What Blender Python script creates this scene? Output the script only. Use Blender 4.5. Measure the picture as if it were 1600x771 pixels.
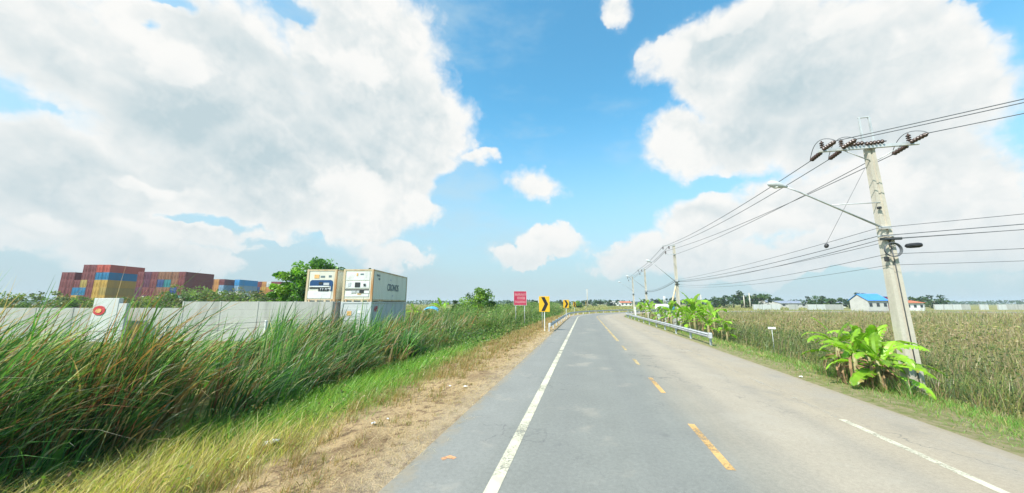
import bpy, bmesh, math, random
import numpy as np
from mathutils import Vector, Matrix
R = math.radians
rng = np.random.default_rng(7); random.seed(7)
for o in list(bpy.data.objects): bpy.data.objects.remove(o, do_unlink=True)
scene = bpy.context.scene; COL = scene.collection

# ------------------------------------------------------------------ camera
F = 520.0; PITCH = math.atan(88.5/F); CAMH = 2.5
cd = bpy.data.cameras.new('camera'); cam = bpy.data.objects.new('camera', cd); COL.objects.link(cam)
cd.sensor_width = 36; cd.lens = 36*F/1600; cd.clip_start = .1; cd.clip_end = 9000
cam.location = (0, 0, CAMH); cam.rotation_euler = (R(90)+PITCH, 0, 0); scene.camera = cam
scene.view_settings.view_transform = 'Standard'; scene.view_settings.look = 'None'
scene.view_settings.exposure = 0.62; scene.view_settings.gamma = 1; scene.view_settings.use_curve_mapping = False
scene.render.resolution_x = 1024; scene.render.resolution_y = 493

# ------------------------------------------------------------------ node helper
class NT:
    def __init__(s, nt): s.nt = nt; s.n = nt.nodes; s.n.clear()
    def put(s, v, sock):
        if isinstance(v, bpy.types.NodeSocket): s.nt.links.new(v, sock)
        elif isinstance(v, (int, float)) and hasattr(sock.default_value, '__len__'): sock.default_value = [v]*len(sock.default_value)
        elif isinstance(v, (tuple, list)) and len(v) == 3 and len(sock.default_value) == 4: sock.default_value = (*v, 1)
        else: sock.default_value = v
    def node(s, t, out=0, props=None, **ins):
        nd = s.n.new(t)
        for k, v in (props or {}).items(): setattr(nd, k, v)
        for k, v in ins.items():
            k = k.replace('_', ' ') if not k.startswith('i') or not k[1:].isdigit() else int(k[1:])
            s.put(v, nd.inputs[k])
        return nd if out is None else nd.outputs[out]
    def m(s, op, a, b=0.0, c=0.0, clamp=False): return s.node('ShaderNodeMath', props={'operation': op, 'use_clamp': clamp}, i0=a, i1=b, i2=c)
    def v(s, op, a, b=(0, 0, 0), c=(0, 0, 0)): 
        return s.node('ShaderNodeVectorMath', 1 if op in ('LENGTH', 'DOT_PRODUCT', 'DISTANCE') else 0, {'operation': op}, i0=a, i1=b, i2=c)
    def scale(s, a, k):
        nd = s.n.new('ShaderNodeVectorMath'); nd.operation = 'SCALE'; s.put(a, nd.inputs[0]); s.put(k, nd.inputs[3]); return nd.outputs[0]
    def noise(s, vec, scale=5., detail=4., rough=.55, dist=0., out=0, lac=2.):
        return s.node('ShaderNodeTexNoise', out, {'noise_dimensions': '3D'}, Vector=vec, Scale=float(scale), Detail=float(detail), Roughness=rough, Distortion=float(dist), Lacunarity=lac)
    def ss(s, x, a, b, c=0., d=1.):
        return s.node('ShaderNodeMapRange', props={'interpolation_type': 'SMOOTHSTEP'}, Value=x, From_Min=float(a), From_Max=float(b), To_Min=float(c), To_Max=float(d))
    def lin(s, x, a, b, c=0., d=1.):
        return s.node('ShaderNodeMapRange', Value=x, From_Min=float(a), From_Max=float(b), To_Min=float(c), To_Max=float(d))
    def mix(s, f, a, b, mode='MIX'):
        nd = s.n.new('ShaderNodeMix'); nd.data_type = 'RGBA'; nd.blend_type = mode
        s.put(f, nd.inputs[0]); s.put(a, nd.inputs[6]); s.put(b, nd.inputs[7]); return nd.outputs[2]
    def xyz(s, x, y, z=0.): return s.node('ShaderNodeCombineXYZ', X=x, Y=y, Z=z)

# ------------------------------------------------------------------ sun and sky
SUN_EL = 50; SUN_V = Vector((-.72, -.60, 0)).normalized()
sd = Vector((SUN_V.x*math.cos(R(SUN_EL)), SUN_V.y*math.cos(R(SUN_EL)), math.sin(R(SUN_EL))))
sl = bpy.data.lights.new('sun', 'SUN'); sl.energy = 5.0; sl.angle = R(.5); sl.color = (1, .955, .87)
so = bpy.data.objects.new('sun', sl); COL.objects.link(so); so.rotation_euler = sd.to_track_quat('Z', 'Y').to_euler(); so.location = (0, 0, 50)

def pix_ray(x, y):
    a, b, c = x-800, F, -(y-385.5)
    return Vector((a, b*math.cos(PITCH)-c*math.sin(PITCH), b*math.sin(PITCH)+c*math.cos(PITCH)))
def azel(x, y):
    r = pix_ray(x, y); return math.atan2(r.x, r.y), math.atan2(r.z, math.hypot(r.x, r.y))

w = bpy.data.worlds.new('World'); scene.world = w; w.use_nodes = True
T = NT(w.node_tree)
geo = T.node('ShaderNodeNewGeometry', None)
D = T.v('SCALE', geo.outputs['Incoming']); D.node.inputs[3].default_value = -1
sep = T.node('ShaderNodeSeparateXYZ', None, Vector=D)
az = T.m('ARCTAN2', sep.outputs[0], sep.outputs[1]); el = T.m('ARCSINE', sep.outputs[2])
P = T.xyz(az, el)
wn = T.noise(D, 5., 3, .5, out=1); wn = T.v('SUBTRACT', wn, (.5, .5, .5))
wn2 = T.noise(D, 22., 3, .55, out=1); wn2 = T.v('SUBTRACT', wn2, (.5, .5, .5))
PW = T.v('ADD', T.v('MULTIPLY_ADD', wn, (.17, .15, 0), P), T.v('MULTIPLY', wn2, (.045, .045, 0)))
# cloud masses by direction: photo pixel of the centre, half extents in pixels
BL = [(330,150,300,190),(560,110,165,170),(650,190,115,115),(600,60,90,90),(120,300,260,120),(400,290,230,90),(560,330,130,60),
      (655,333,60,26),(470,250,200,120),(620,250,110,110),(250,395,190,42),(60,60,200,160),
      (838,300,46,30),(870,372,62,30),(820,398,60,22),
      (1130,70,190,80),(1250,110,230,120),(1090,130,70,60),(1075,228,98,62),(1180,210,130,75),(1330,190,180,100),(1450,120,160,200),
      (1000,392,92,34),(1110,355,110,46),(1230,330,120,60),(1360,330,150,90),(1500,300,150,160),(1080,405,190,34),(1300,400,240,50),(300,358,170,26),(60,366,120,28),(1450,400,150,40),
      (956,8,24,36),(600,388,70,26),(735,255,40,14),(760,250,26,10)]
def blobs(lst, sx=0., sy=0.):
    out = None
    for x, y, rx, ry in lst:
        a, e = azel(x, y); a1, _ = azel(x+rx*.5, y); a0, _ = azel(x-rx*.5, y); _, e1 = azel(x, y-ry*.5); _, e0 = azel(x, y+ry*.5)
        ra, re = abs(a1-a0), abs(e1-e0)
        a += sx*ra; e += sy*re
        d = T.v('LENGTH', T.v('MULTIPLY_ADD', PW, (1/ra, 1/re, 0), (-a/ra, -e/re, 0)))
        f = T.m('MULTIPLY', T.m('SUBTRACT', 1.0, d), min(1., (ra*re)**.5*4+.35))
        out = f if out is None else T.m('SMOOTH_MAX', out, f, .08)
    return out
field = blobs(BL)
holes = [(262,48,30,20),(275,5,75,22),(455,8,85,22),(1425,75,30,26),(330,345,120,10),(430,375,60,9),(700,300,40,40)]
hf = blobs(holes)
field = T.m('SUBTRACT', field, T.m('MULTIPLY', T.m('MAXIMUM', hf, 0.), 1.1))
def billow(vec):
    a = T.noise(vec, 7., 9, .58)
    vo = T.node('ShaderNodeTexVoronoi', 0, {'feature': 'SMOOTH_F1', 'normalize': False}, Vector=T.v('MULTIPLY_ADD', wn2, (.06,.06,.06), vec), Scale=26., Detail=2., Roughness=.55, Smoothness=.35)
    return T.m('ADD', T.m('MULTIPLY', T.m('SUBTRACT', a, .5), 1.15), T.m('MULTIPLY', T.m('SUBTRACT', .42, vo), .22))
n1 = billow(D)
n2 = billow(T.v('ADD', D, (-.012, -.004, .030)))
den = T.m('ADD', field, T.m('MULTIPLY', n1, .62))
mask = T.mix(T.ss(T.noise(D, 4., 3, .5), .38, .56), T.ss(den, -.01, .09), T.ss(den, -.12, .26))
relief = T.m('SUBTRACT', n1, n2)
soft = T.noise(D, 3.2, 5, .5)
# grey undersides where the cloud is thick
GB = [(560,190,120,80),(300,190,170,70),(480,110,120,40),(420,250,150,50),(1230,150,170,85),(1150,60,90,40),(1370,230,120,60),(1260,215,120,50),(1060,345,60,8),(80,200,160,90)]
gn = T.noise(T.v('MULTIPLY', D, (1, 1, 1.5)), 3.2, 5, .5)
grey = T.ss(T.m('ADD', blobs(GB), T.m('MULTIPLY', T.m('SUBTRACT', gn, .5), 1.5)), -.75, .95)
thick = T.ss(den, .0, .55)
rot = T.v('ADD', T.scale(T.v('MULTIPLY', P, (1, 1, 0)), 1.), (0, 0, 0))
ru = T.m('SUBTRACT', T.m('MULTIPLY', az, .90), T.m('MULTIPLY', el, .42)); rv = T.m('ADD', T.m('MULTIPLY', az, .42), T.m('MULTIPLY', el, .90))
streak = T.noise(T.v('ADD', T.xyz(T.m('MULTIPLY', ru, 1.5), T.m('MULTIPLY', rv, 6.5), 3.1), T.scale(wn, .5)), 1.15, 5, .5)
leftm = T.ss(az, .0, -.35)
PUFF = [(560,108,80,34),(500,84,55,28),(290,108,90,46),(420,60,70,26),(728,190,44,58),(665,90,34,60),(545,300,76,58),(655,330,44,28),(230,362,100,16),(440,378,80,16),(215,40,70,40),(240,290,90,14),
        (1025,95,58,62),(1045,238,60,48),(1150,28,100,42),(1330,36,130,36),(1000,382,66,30),(1130,316,66,20),(1235,340,60,30),(1370,285,100,46),(880,365,48,22),(838,298,42,28),(1230,290,40,16),(1170,385,60,20),(200,354,62,18),(320,350,50,16),(400,384,60,16),(600,386,44,22),(60,360,80,20),(1290,375,70,20),(1480,340,90,26)]
pn = T.m('MULTIPLY', n1, .60)
pf1 = T.m('ADD', blobs(PUFF), pn); pf2 = T.m('ADD', blobs(PUFF, -.35, -.55), T.m('MULTIPLY', n1, .25))
puff = T.m('SUBTRACT', T.ss(pf1, -.03, .27), T.m('MULTIPLY', T.ss(pf2, .0, .75), .75))
puff = T.m('MAXIMUM', puff, 0.)
shade = T.m('MULTIPLY', thick, T.m('ADD', .16, T.m('MULTIPLY', grey, .62)))
shade = T.m('ADD', shade, T.m('MULTIPLY', T.m('MULTIPLY', thick, leftm), T.m('MULTIPLY', T.m('SUBTRACT', streak, .47), 1.7)))
shade = T.m('SUBTRACT', shade, T.m('MULTIPLY', relief, .8))
shade = T.m('SUBTRACT', shade, T.m('MULTIPLY', n1, .28))
shade = T.m('MULTIPLY', shade, T.m('SUBTRACT', 1.0, T.m('MULTIPLY', puff, .9)))
shade = T.m('MINIMUM', T.m('MAXIMUM', shade, 0.), 1.)
ccol = T.mix(shade, (.635, .635, .62), (.36, .44, .47))
sky = T.node('ShaderNodeTexSky', 0, {'sky_type': 'NISHITA', 'sun_disc': False, 'sun_elevation': R(SUN_EL), 'sun_rotation': math.atan2(SUN_V.x, SUN_V.y), 'air_density': 1.0, 'dust_density': 0.6, 'ozone_density': 1.6})
SKY = .1
skyc = T.mix(1.0, sky, (.98*SKY, 1.98*SKY, 1.92*SKY), 'MULTIPLY')
# thin haze in the low sky
hz = T.ss(el, .0, .60, 1., 0.)
hz = T.m('POWER', hz, 1.2)
thin = T.ss(T.m('ADD', T.noise(T.v('MULTIPLY', D, (1, 1, 2.6)), 3.2, 6, .6), T.m('MULTIPLY', T.ss(az, -.5, .3, 1, 0), .22)), .5, .85)
skyc = T.mix(T.m('MULTIPLY', thin, .45), skyc, (.44, .53, .55))
skyc = T.mix(T.m('MULTIPLY', hz, .97), skyc, (.35, .435, .475))
ccol = T.mix(T.m('MULTIPLY', T.ss(el, .0, .24, 1., 0.), .55), ccol, (.365, .445, .48))
fin = T.mix(T.m('MULTIPLY', mask, T.ss(el, .0, .09, .35, 1.)), skyc, ccol)
bg = T.node('ShaderNodeBackground', Color=T.scale(fin, 1/SKY), Strength=SKY)
T.nt.links.new(bg, T.node('ShaderNodeOutputWorld', None).inputs[0])
w.cycles.sampling_method = 'MANUAL'; w.cycles.sample_map_resolution = 512

# ------------------------------------------------------------------ air
hm = bpy.data.materials.new('haze_air'); hm.use_nodes = True; T = NT(hm.node_tree)
T.nt.links.new(T.node('ShaderNodeVolumePrincipled', Color=(.74, .84, .92), Density=.0003), T.node('ShaderNodeOutputMaterial', None).inputs['Volume'])
hb = bmesh.new(); bmesh.ops.create_cube(hb, size=1, matrix=Matrix.Translation((0, 0, 11)) @ Matrix.Diagonal((10400, 10400, 30, 1))); hme = bpy.data.meshes.new('haze'); hb.to_mesh(hme); hb.free()
ho = bpy.data.objects.new('haze', hme); COL.objects.link(ho); hme.materials.append(hm); ho['kind'] = 'stuff'; ho['label'] = 'thin pale haze softening the far tree line'; ho['category'] = 'haze'
# ------------------------------------------------------------------ materials
def mat(name, col, rough=.8, var=.15, scale=3., bump=0., metal=0., spec=.4, col2=None, bscale=None, streak=False):
    m = bpy.data.materials.new(name); m.use_nodes = True; t = NT(m.node_tree)
    tc = t.node('ShaderNodeTexCoord', None).outputs['Object']
    vec = t.v('MULTIPLY', tc, (1, 1, .18)) if streak else tc
    n = t.noise(vec, scale, 6, .6)
    c2 = col2 or tuple(c*(1-2*var) for c in col)
    c = t.mix(t.ss(n, .42, .72), col, c2)
    c = t.mix(1., c, t.scale((1, 1, 1), t.lin(t.noise(tc, scale*9, 3, .6), .2, .8, 1-var, 1+var)), 'MULTIPLY')
    b = t.node('ShaderNodeBsdfPrincipled', None, Base_Color=c, Roughness=rough, Metallic=metal)
    b.inputs['Specular IOR Level'].default_value = spec
    if bump:
        t.nt.links.new(t.node('ShaderNodeBump', Height=t.noise(tc, bscale or scale*6, 5, .6), Strength=bump, Distance=.02), b.inputs['Normal'])
    t.nt.links.new(b.outputs[0], t.node('ShaderNodeOutputMaterial', None).inputs[0]); return m
def leafmat(name, attr=True, col=(.08, .16, .03), trans=.42, rough=.5, spec=.3):
    m = bpy.data.materials.new(name); m.use_nodes = True; t = NT(m.node_tree)
    c = t.node('ShaderNodeAttribute', props={'attribute_name': 'Col'}) if attr else col
    tc = t.node('ShaderNodeTexCoord', None).outputs['Object']
    c = t.mix(1., c, t.scale((1, 1, 1), t.lin(t.noise(tc, 2.2, 3, .6), .25, .75, .75, 1.25)), 'MULTIPLY')
    b = t.node('ShaderNodeBsdfPrincipled', None, Base_Color=c, Roughness=rough); b.inputs['Specular IOR Level'].default_value = spec
    tr = t.node('ShaderNodeBsdfTranslucent', Color=t.mix(1., c, (1.15, 1.25, .6), 'MULTIPLY'))
    t.nt.links.new(t.node('ShaderNodeMixShader', i0=trans, i1=b.outputs[0], i2=tr), t.node('ShaderNodeOutputMaterial', None).inputs[0]); return m
M = {}
M['concrete'] = mat('pole_concrete', (.50, .46, .38), .85, .10, 1.6, .3, col2=(.36, .33, .27), streak=True)
M['wallc'] = mat('wall_concrete', (.42, .42, .385), .9, .08, 1.3, .1, col2=(.31, .31, .28), streak=True)
M['pale'] = mat('wall_pale_paint', (.56, .57, .55), .7, .06, .6, col2=(.46, .47, .45), streak=True)
M['white'] = mat('white_paint', (.74, .74, .71), .5, .06, 1., col2=(.55, .54, .50))
M['steel'] = mat('galvanised_steel', (.56, .57, .57), .5, .08, 3., metal=.25, col2=(.36, .38, .39))
M['dark'] = mat('dark_rubber', (.03, .03, .032), .5, .1, 3.)
M['insul'] = mat('glazed_porcelain', (.075, .045, .035), .25, .1, 3.)
M['wire'] = mat('cable_black', (.10, .11, .12), .6, .05, 3.)
M['yellow'] = mat('sign_yellow', (.78, .44, .02), .4, .05, 2.)
M['black'] = mat('sign_black', (.02, .02, .02), .45, .05, 2.)
M['red'] = mat('sign_red', (.50, .035, .085), .5, .08, 2.)
M['pink'] = mat('sign_lettering', (.68, .38, .38), .6, .05, 2.)
M['reef'] = mat('reefer_cream', (.66, .64, .54), .5, .06, .9, col2=(.50, .48, .38), streak=True)
M['reef_side'] = mat('reefer_side', (.72, .71, .60), .5, .04, .7, col2=(.62, .61, .50), streak=True)
M['reef_low'] = mat('reefer_grey', (.52, .54, .53), .55, .05, .7, col2=(.42, .44, .43), streak=True)
M['rust'] = mat('rusty_frame', (.58, .47, .30), .7, .15, 1.4, col2=(.45, .22, .08), streak=True)
M['rim'] = mat('orange_rust', (.50, .20, .05), .8, .15, 2.)
M['navy'] = mat('unit_navy', (.02, .07, .18), .4, .08, 2.)
M['grille'] = mat('grille_dark', (.03, .035, .035), .6, .1, 8.)
M['ltgrey'] = mat('panel_grey', (.50, .52, .53), .5, .05, 2.)
M['letter'] = mat('letter_slate', (.14, .19, .21), .6, .08, 4.)
M['redlet'] = mat('letter_red', (.55, .05, .06), .6, .08, 4.)
M['decal'] = mat('orange_decal', (.72, .42, .16), .6, .1, 4.)
M['bark'] = mat('bark', (.17, .13, .09), .9, .15, 4., .5)
M['stem'] = mat('banana_stem', (.28, .27, .12), .6, .2, 5., .2, col2=(.20, .12, .06))
M['deadleaf'] = mat('dead_leaf', (.30, .19, .10), .9, .2, 9., col2=(.12, .07, .04))
M['blue_roof'] = mat('blue_roof', (.07, .27, .68), .45, .06, .4)
M['red_roof'] = mat('red_roof', (.50, .16, .08), .7, .1, .6)
M['maroon'] = mat('maroon_board', (.22, .04, .06), .6, .1, 1.)
M['grey_roof'] = mat('grey_roof', (.24, .27, .34), .6, .1, .4)
M['bwall'] = mat('block_wall', (.50, .49, .46), .8, .08, .6)
M['glass'] = mat('dark_glass', (.04, .05, .06), .15, .05, 2.)
M['tank'] = mat('tank_white', (.72, .72, .68), .4, .06, 2., col2=(.55, .54, .48))
M['bluep'] = mat('blue_plastic', (.05, .22, .36), .4, .08, 2.)
M['tarp'] = mat('blue_tarpaulin', (.10, .42, .72), .5, .12, 2., .3)
M['litter'] = mat('litter_paper', (.72, .72, .70), .7, .1, 8.)
M['glitter'] = mat('litter_green', (.16, .42, .30), .5, .1, 8.)
M['leaf'] = leafmat('leaf_blades', rough=.40, spec=.45); M['banana'] = leafmat('banana_leaf', True, trans=.45, rough=.38, spec=.45)

# ------------------------------------------------------------------ mesh helpers
def tag(o, label=None, cat=None, group=None, kind=None):
    for k, v in (('label', label), ('category', cat), ('group', group), ('kind', kind)):
        if v: o[k] = v
    return o
def link(name, me, m=None, parent=None, smooth=False):
    o = bpy.data.objects.new(name, me); COL.objects.link(o)
    for x in (m if isinstance(m, (list, tuple)) else [m] if m else []): me.materials.append(x)
    if smooth: me.polygons.foreach_set('use_smooth', [True]*len(me.polygons))
    o.parent = parent; return o
def empty(name, loc, rz=0, **kw):
    o = bpy.data.objects.new(name, None); COL.objects.link(o); o.location = loc; o.rotation_euler = (0, 0, rz); o.empty_display_size = .3
    return tag(o, **kw)
def children(o): return [c for c in bpy.data.objects if c.parent == o]
def copy_tree(o, parent=None, kids=None):
    c = o.copy(); COL.objects.link(c); c.parent = parent
    for ch in (children(o)): copy_tree(ch, c)
    return c
class MB:
    def __init__(s): s.bm = bmesh.new()
    def box(s, c, size, rz=0, rx=0, ry=0, bev=0, mi=0):
        r = bmesh.ops.create_cube(s.bm, size=1); vs = r['verts']
        bmesh.ops.transform(s.bm, matrix=Matrix.Translation(c) @ Matrix.Rotation(rz, 4, 'Z') @ Matrix.Rotation(ry, 4, 'Y') @ Matrix.Rotation(rx, 4, 'X') @ Matrix.Diagonal((*size, 1)), verts=vs)
        fs = {f for v in vs for f in v.link_faces}
        for f in fs: f.material_index = mi
        if bev: bmesh.ops.bevel(s.bm, geom=list({e for f in fs for e in f.edges}), offset=bev, segments=1, affect='EDGES')
        return s
    def tube(s, pts, r, seg=8, cap=True, mi=0):
        pts = [Vector(p) for p in pts]; rr = r if isinstance(r, (list, tuple)) else [r]*len(pts); rings = []
        up = None
        for i, p in enumerate(pts):
            d = (pts[min(i+1, len(pts)-1)]-pts[max(i-1, 0)]).normalized()
            if up is None: up = Vector((0, 0, 1)) if abs(d.z) < .9 else Vector((1, 0, 0))
            a = d.cross(up).normalized(); b = a.cross(d).normalized(); up = b
            rings.append([s.bm.verts.new(p+(a*math.cos(k*math.tau/seg)+b*math.sin(k*math.tau/seg))*rr[i]) for k in range(seg)])
        for A, B in zip(rings, rings[1:]):
            for k in range(seg): f = s.bm.faces.new((A[k], A[(k+1) % seg], B[(k+1) % seg], B[k])); f.smooth = True; f.material_index = mi
        if cap: s.bm.faces.new(rings[0]); s.bm.faces.new(rings[-1][::-1])
        return s
    def lathe(s, prof, c=(0, 0, 0), d=(0, 0, 1), seg=14, mi=0):
        q = Vector(d).to_track_quat('Z', 'Y'); rings = []
        for r, z in prof: rings.append([s.bm.verts.new(Vector(c)+q @ Vector((r*math.cos(k*math.tau/seg), r*math.sin(k*math.tau/seg), z))) for k in range(seg)])
        for A, B in zip(rings, rings[1:]):
            for k in range(seg): f = s.bm.faces.new((A[k], A[(k+1) % seg], B[(k+1) % seg], B[k])); f.smooth = True; f.material_index = mi
        s.bm.faces.new(rings[0][::-1]); s.bm.faces.new(rings[-1]); return s
    def poly(s, pts, ext=(0, 0, 0), mi=0):
        vs = [s.bm.verts.new(p) for p in pts]; f = s.bm.faces.new(vs); f.material_index = mi
        if Vector(ext).length:
            g = bmesh.ops.extrude_face_region(s.bm, geom=[f]); nv = [x for x in g['geom'] if isinstance(x, bmesh.types.BMVert)]
            bmesh.ops.translate(s.bm, vec=ext, verts=nv)
        return s
    def build(s, name, m, parent=None, normals=True):
        if normals: bmesh.ops.recalc_face_normals(s.bm, faces=s.bm.faces)
        me = bpy.data.meshes.new(name); s.bm.to_mesh(me); s.bm.free(); return link(name, me, m, parent)
def np_mesh(name, V, Q, m, col=None, parent=None, smooth=False, attrs=None):
    me = bpy.data.meshes.new(name); V = np.asarray(V, np.float32); Q = np.asarray(Q, np.int32)
    me.vertices.add(len(V)); me.vertices.foreach_set('co', V.ravel())
    k = Q.shape[1]; me.loops.add(Q.size); me.loops.foreach_set('vertex_index', Q.ravel())
    me.polygons.add(len(Q)); me.polygons.foreach_set('loop_start', np.arange(0, Q.size, k, dtype=np.int32))
    me.update(calc_edges=True)
    if col is not None:
        a = me.color_attributes.new('Col', 'FLOAT_COLOR', 'POINT'); c = np.ones((len(V), 4), np.float32); c[:, :3] = np.clip(col, 0, 1); a.data.foreach_set('color', c.ravel())
    for k_, v_ in (attrs or {}).items():
        a = me.attributes.new(k_, 'FLOAT', 'POINT'); a.data.foreach_set('value', np.asarray(v_, np.float32))
    me.validate(); me.polygons.foreach_set('use_smooth', [bool(smooth)]*len(me.polygons)); return link(name, me, m, parent)

# ------------------------------------------------------------------ road path and terrain
DIR = Vector((.2154, 1)).normalized(); HEAD = math.atan2(DIR.x, DIR.y)
path = []
L1 = 62/DIR.y; RC = 58.
p0 = Vector((2.13, 0))-DIR*60
for k in range(0, int(60+L1)+1, 2): path.append(p0+DIR*k)
last = path[-1]; h = HEAD; st = 1.5
while h < R(100): h += st/RC; last = last+Vector((math.sin(h), math.cos(h)))*st; path.append(last)
for k in range(60): last = last+Vector((math.sin(h), math.cos(h)))*5; path.append(last)
PA = np.array([tuple(p) for p in path]); seg = PA[1:]-PA[:-1]; slen = np.hypot(*seg.T); cum = np.concatenate([[0], np.cumsum(slen)])
def road_s(xy):
    xy = np.atleast_2d(np.asarray(xy, float)); bd = np.full(len(xy), 1e9); bs = np.zeros(len(xy)); ba = np.zeros(len(xy))
    for i in range(len(seg)):
        d = seg[i]/slen[i]; rel = xy-PA[i]; t = np.clip(rel@d, 0, slen[i]); q = rel-t[:, None]*d; dd = np.hypot(*q.T); side = rel[:, 0]*d[1]-rel[:, 1]*d[0]
        u = dd < bd; bd[u] = dd[u]; bs[u] = (np.sign(side)*dd)[u]; ba[u] = (cum[i]+t)[u]
    return bs, ba
PROF_S = [-400, -24, -20, -18, -15, -12, -10, -8.3, -6.4, -5.3, -4.75, -4.6, 4.6, 4.8, 6.0, 7.5, 9.0, 11., 400]
PROF_H = [-.3, -.3, -.35, -.7, -.95, -.85, -.6, -.3, -.10, -.03, -.03, -.2, -.2, -.03, -.06, -.30, -.6, -.7, -.8]
def hnoise(x, y): return .05*np.sin(x*1.3+y*.7)+.04*np.sin(x*.53-y*1.9+1.3)+.035*np.sin(x*3.1+y*2.3)
def ground_z(x, y):
    s, _ = road_s(np.stack([np.ravel(x), np.ravel(y)], 1)); z = np.interp(s, PROF_S, PROF_H)
    return z+hnoise(np.ravel(x), np.ravel(y))*np.clip((np.abs(s)-5.3)/2.5, 0, 1)
def gz(x, y): return float(ground_z(np.array([x]), np.array([y]))[0])
def along(a, s):          # a point at distance a along the road (a=60 is beside the camera), s metres to its right
    i = int(np.clip(np.searchsorted(cum, a)-1, 0, len(seg)-1)); d = seg[i]/slen[i]; p = PA[i]+d*(a-cum[i]); return float(p[0]+d[1]*s), float(p[1]-d[0]*s), math.atan2(d[0], d[1])
def at(x, y, Y):          # the world point at depth Y seen in direction of photo point x, y
    r = pix_ray(x, y); t = Y/r.y; return Vector((r.x*t, Y, CAMH+r.z*t))

nr, na = 360, 540
rad = np.concatenate([[.0], .6*np.power(5000/.6, np.linspace(0, 1, nr-1))]); ang = np.linspace(0, math.tau, na, endpoint=False)
gx = (rad[:, None]*np.sin(ang)).ravel(); gy = (rad[:, None]*np.cos(ang)).ravel()
gs, ga = road_s(np.stack([gx, gy], 1)); gzv = np.interp(gs, PROF_S, PROF_H)+hnoise(gx, gy)*np.clip((np.abs(gs)-5.3)/2.5, 0, 1)
ii, jj = np.meshgrid(np.arange(nr-1), np.arange(na), indexing='ij'); j2 = (jj+1) % na
Q = np.stack([ii*na+jj, (ii+1)*na+jj, (ii+1)*na+j2, ii*na+j2], -1).reshape(-1, 4)[:, ::-1]
gm = bpy.data.materials.new('ground_soil'); gm.use_nodes = True; t = NT(gm.node_tree)
s_ = t.node('ShaderNodeAttribute', 2, {'attribute_name': 's'}); tc = t.node('ShaderNodeTexCoord', None).outputs['Object']
nA = t.noise(tc, .55, 5, .6); nB = t.noise(tc, 4.5, 6, .65); nC = t.noise(tc, 32., 4, .7); nF = t.noise(tc, .03, 4, .6)
sp = t.m('ADD', s_, t.m('MULTIPLY', t.m('SUBTRACT', nA, .5), 3.2)); sp = t.m('ADD', sp, t.m('MULTIPLY', t.m('SUBTRACT', nB, .5), 1.2))
straw = t.mix(t.ss(nC, .35, .65), (.50, .365, .20), (.35, .24, .13)); straw = t.mix(t.ss(nB, .50, .64), straw, (.20, .13, .075)); straw = t.mix(t.m('MULTIPLY', t.ss(nA, .50, .62), .55), straw, (.17, .11, .06)); straw = t.mix(t.m('MULTIPLY', t.ss(s_, -5.9, -5.0), .4), straw, (.42, .35, .26))
green = t.mix(t.ss(nB, .4, .6), (.14, .17, .045), (.24, .22, .07))
field_c = t.mix(t.ss(nF, .40, .6), (.30, .27, .10), (.17, .19, .06)); field_c = t.mix(t.ss(nB, .45, .65), field_c, (.16, .14, .06))
sy_ = t.node('ShaderNodeSeparateXYZ', 1, Vector=tc); sp3 = t.m('ADD', sp, t.m('MULTIPLY', t.m('MINIMUM', t.m('MAXIMUM', t.m('SUBTRACT', sy_, 6.), 0.), 34.), .085))
c = t.mix(t.ss(sp3, -8.2, -7.0), green, straw)
c = t.mix(t.ss(sp, -13, -17), c, field_c)
c = t.mix(t.ss(s_, 4.9, 5.0), c, t.mix(t.ss(nB, .4, .6), (.30, .25, .14), (.19, .20, .07)))
c = t.mix(t.ss(sp, 6., 8.), c, field_c)
b = t.node('ShaderNodeBsdfPrincipled', None, Base_Color=c, Roughness=.95); b.inputs['Specular IOR Level'].default_value = .15
t.nt.links.new(t.node('ShaderNodeBump', Height=t.m('ADD', nC, t.m('MULTIPLY', nB, 2.)), Strength=.9, Distance=.05), b.inputs['Normal'])
t.nt.links.new(b.outputs[0], t.node('ShaderNodeOutputMaterial', None).inputs[0])
tag(np_mesh('ground', np.stack([gx, gy, gzv], 1), Q, gm, smooth=True, attrs={'s': gs}), kind='structure')

def strip(name, a0, a1, s0, s1, z, m, step=1.0, ns=1, thick=0., parent=None):
    A = np.arange(a0, a1+1e-6, step); S = np.linspace(s0, s1, ns+1); V = []; SS = []; AA = []
    for a in A:
        for s in S:
            x, y, _ = along(a, s); V.append((x, y, z)); SS.append(s); AA.append(a)
    n = ns+1; Qs = []
    for i in range(len(A)-1):
        for j in range(ns): Qs.append((i*n+j, i*n+j+1, (i+1)*n+j+1, (i+1)*n+j))
    if thick:
        base = len(V)
        for i in range(len(A)):
            for j in (0, ns): x, y, _z = V[i*n+j]; V.append((x, y, z-thick)); SS.append(SS[i*n+j]); AA.append(AA[i*n+j])
        for i in range(len(A)-1):
            Qs.append((i*n, (i+1)*n, base+2*(i+1), base+2*i)); Qs.append(((i+1)*n+ns, i*n+ns, base+2*i+1, base+2*(i+1)+1))
    return np_mesh(name, V, Qs, m, parent=parent, attrs={'s': SS, 'a': AA})
am = bpy.data.materials.new('asphalt'); am.use_nodes = True; t = NT(am.node_tree)
s_ = t.node('ShaderNodeAttribute', 2, {'attribute_name': 's'}); a_ = t.node('ShaderNodeAttribute', 2, {'attribute_name': 'a'}); tc = t.node('ShaderNodeTexCoord', None).outputs['Object']
UV = t.xyz(s_, a_); lng = t.noise(t.v('MULTIPLY', UV, (1.4, .05, 1)), 1., 4, .6); lng2 = t.noise(t.v('MULTIPLY', UV, (3.5, .12, 1)), 1., 4, .6)
sp = t.m('ADD', s_, t.m('MULTIPLY', t.m('SUBTRACT', t.noise(t.v('MULTIPLY', UV, (1, .15, 1)), .9, 4, .6), .5), 1.2))
nz_ = t.noise(tc, 9., 3, .6); grain = t.noise(tc, 70., 3, .75); patch = t.noise(tc, .8, 5, .6)
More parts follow.
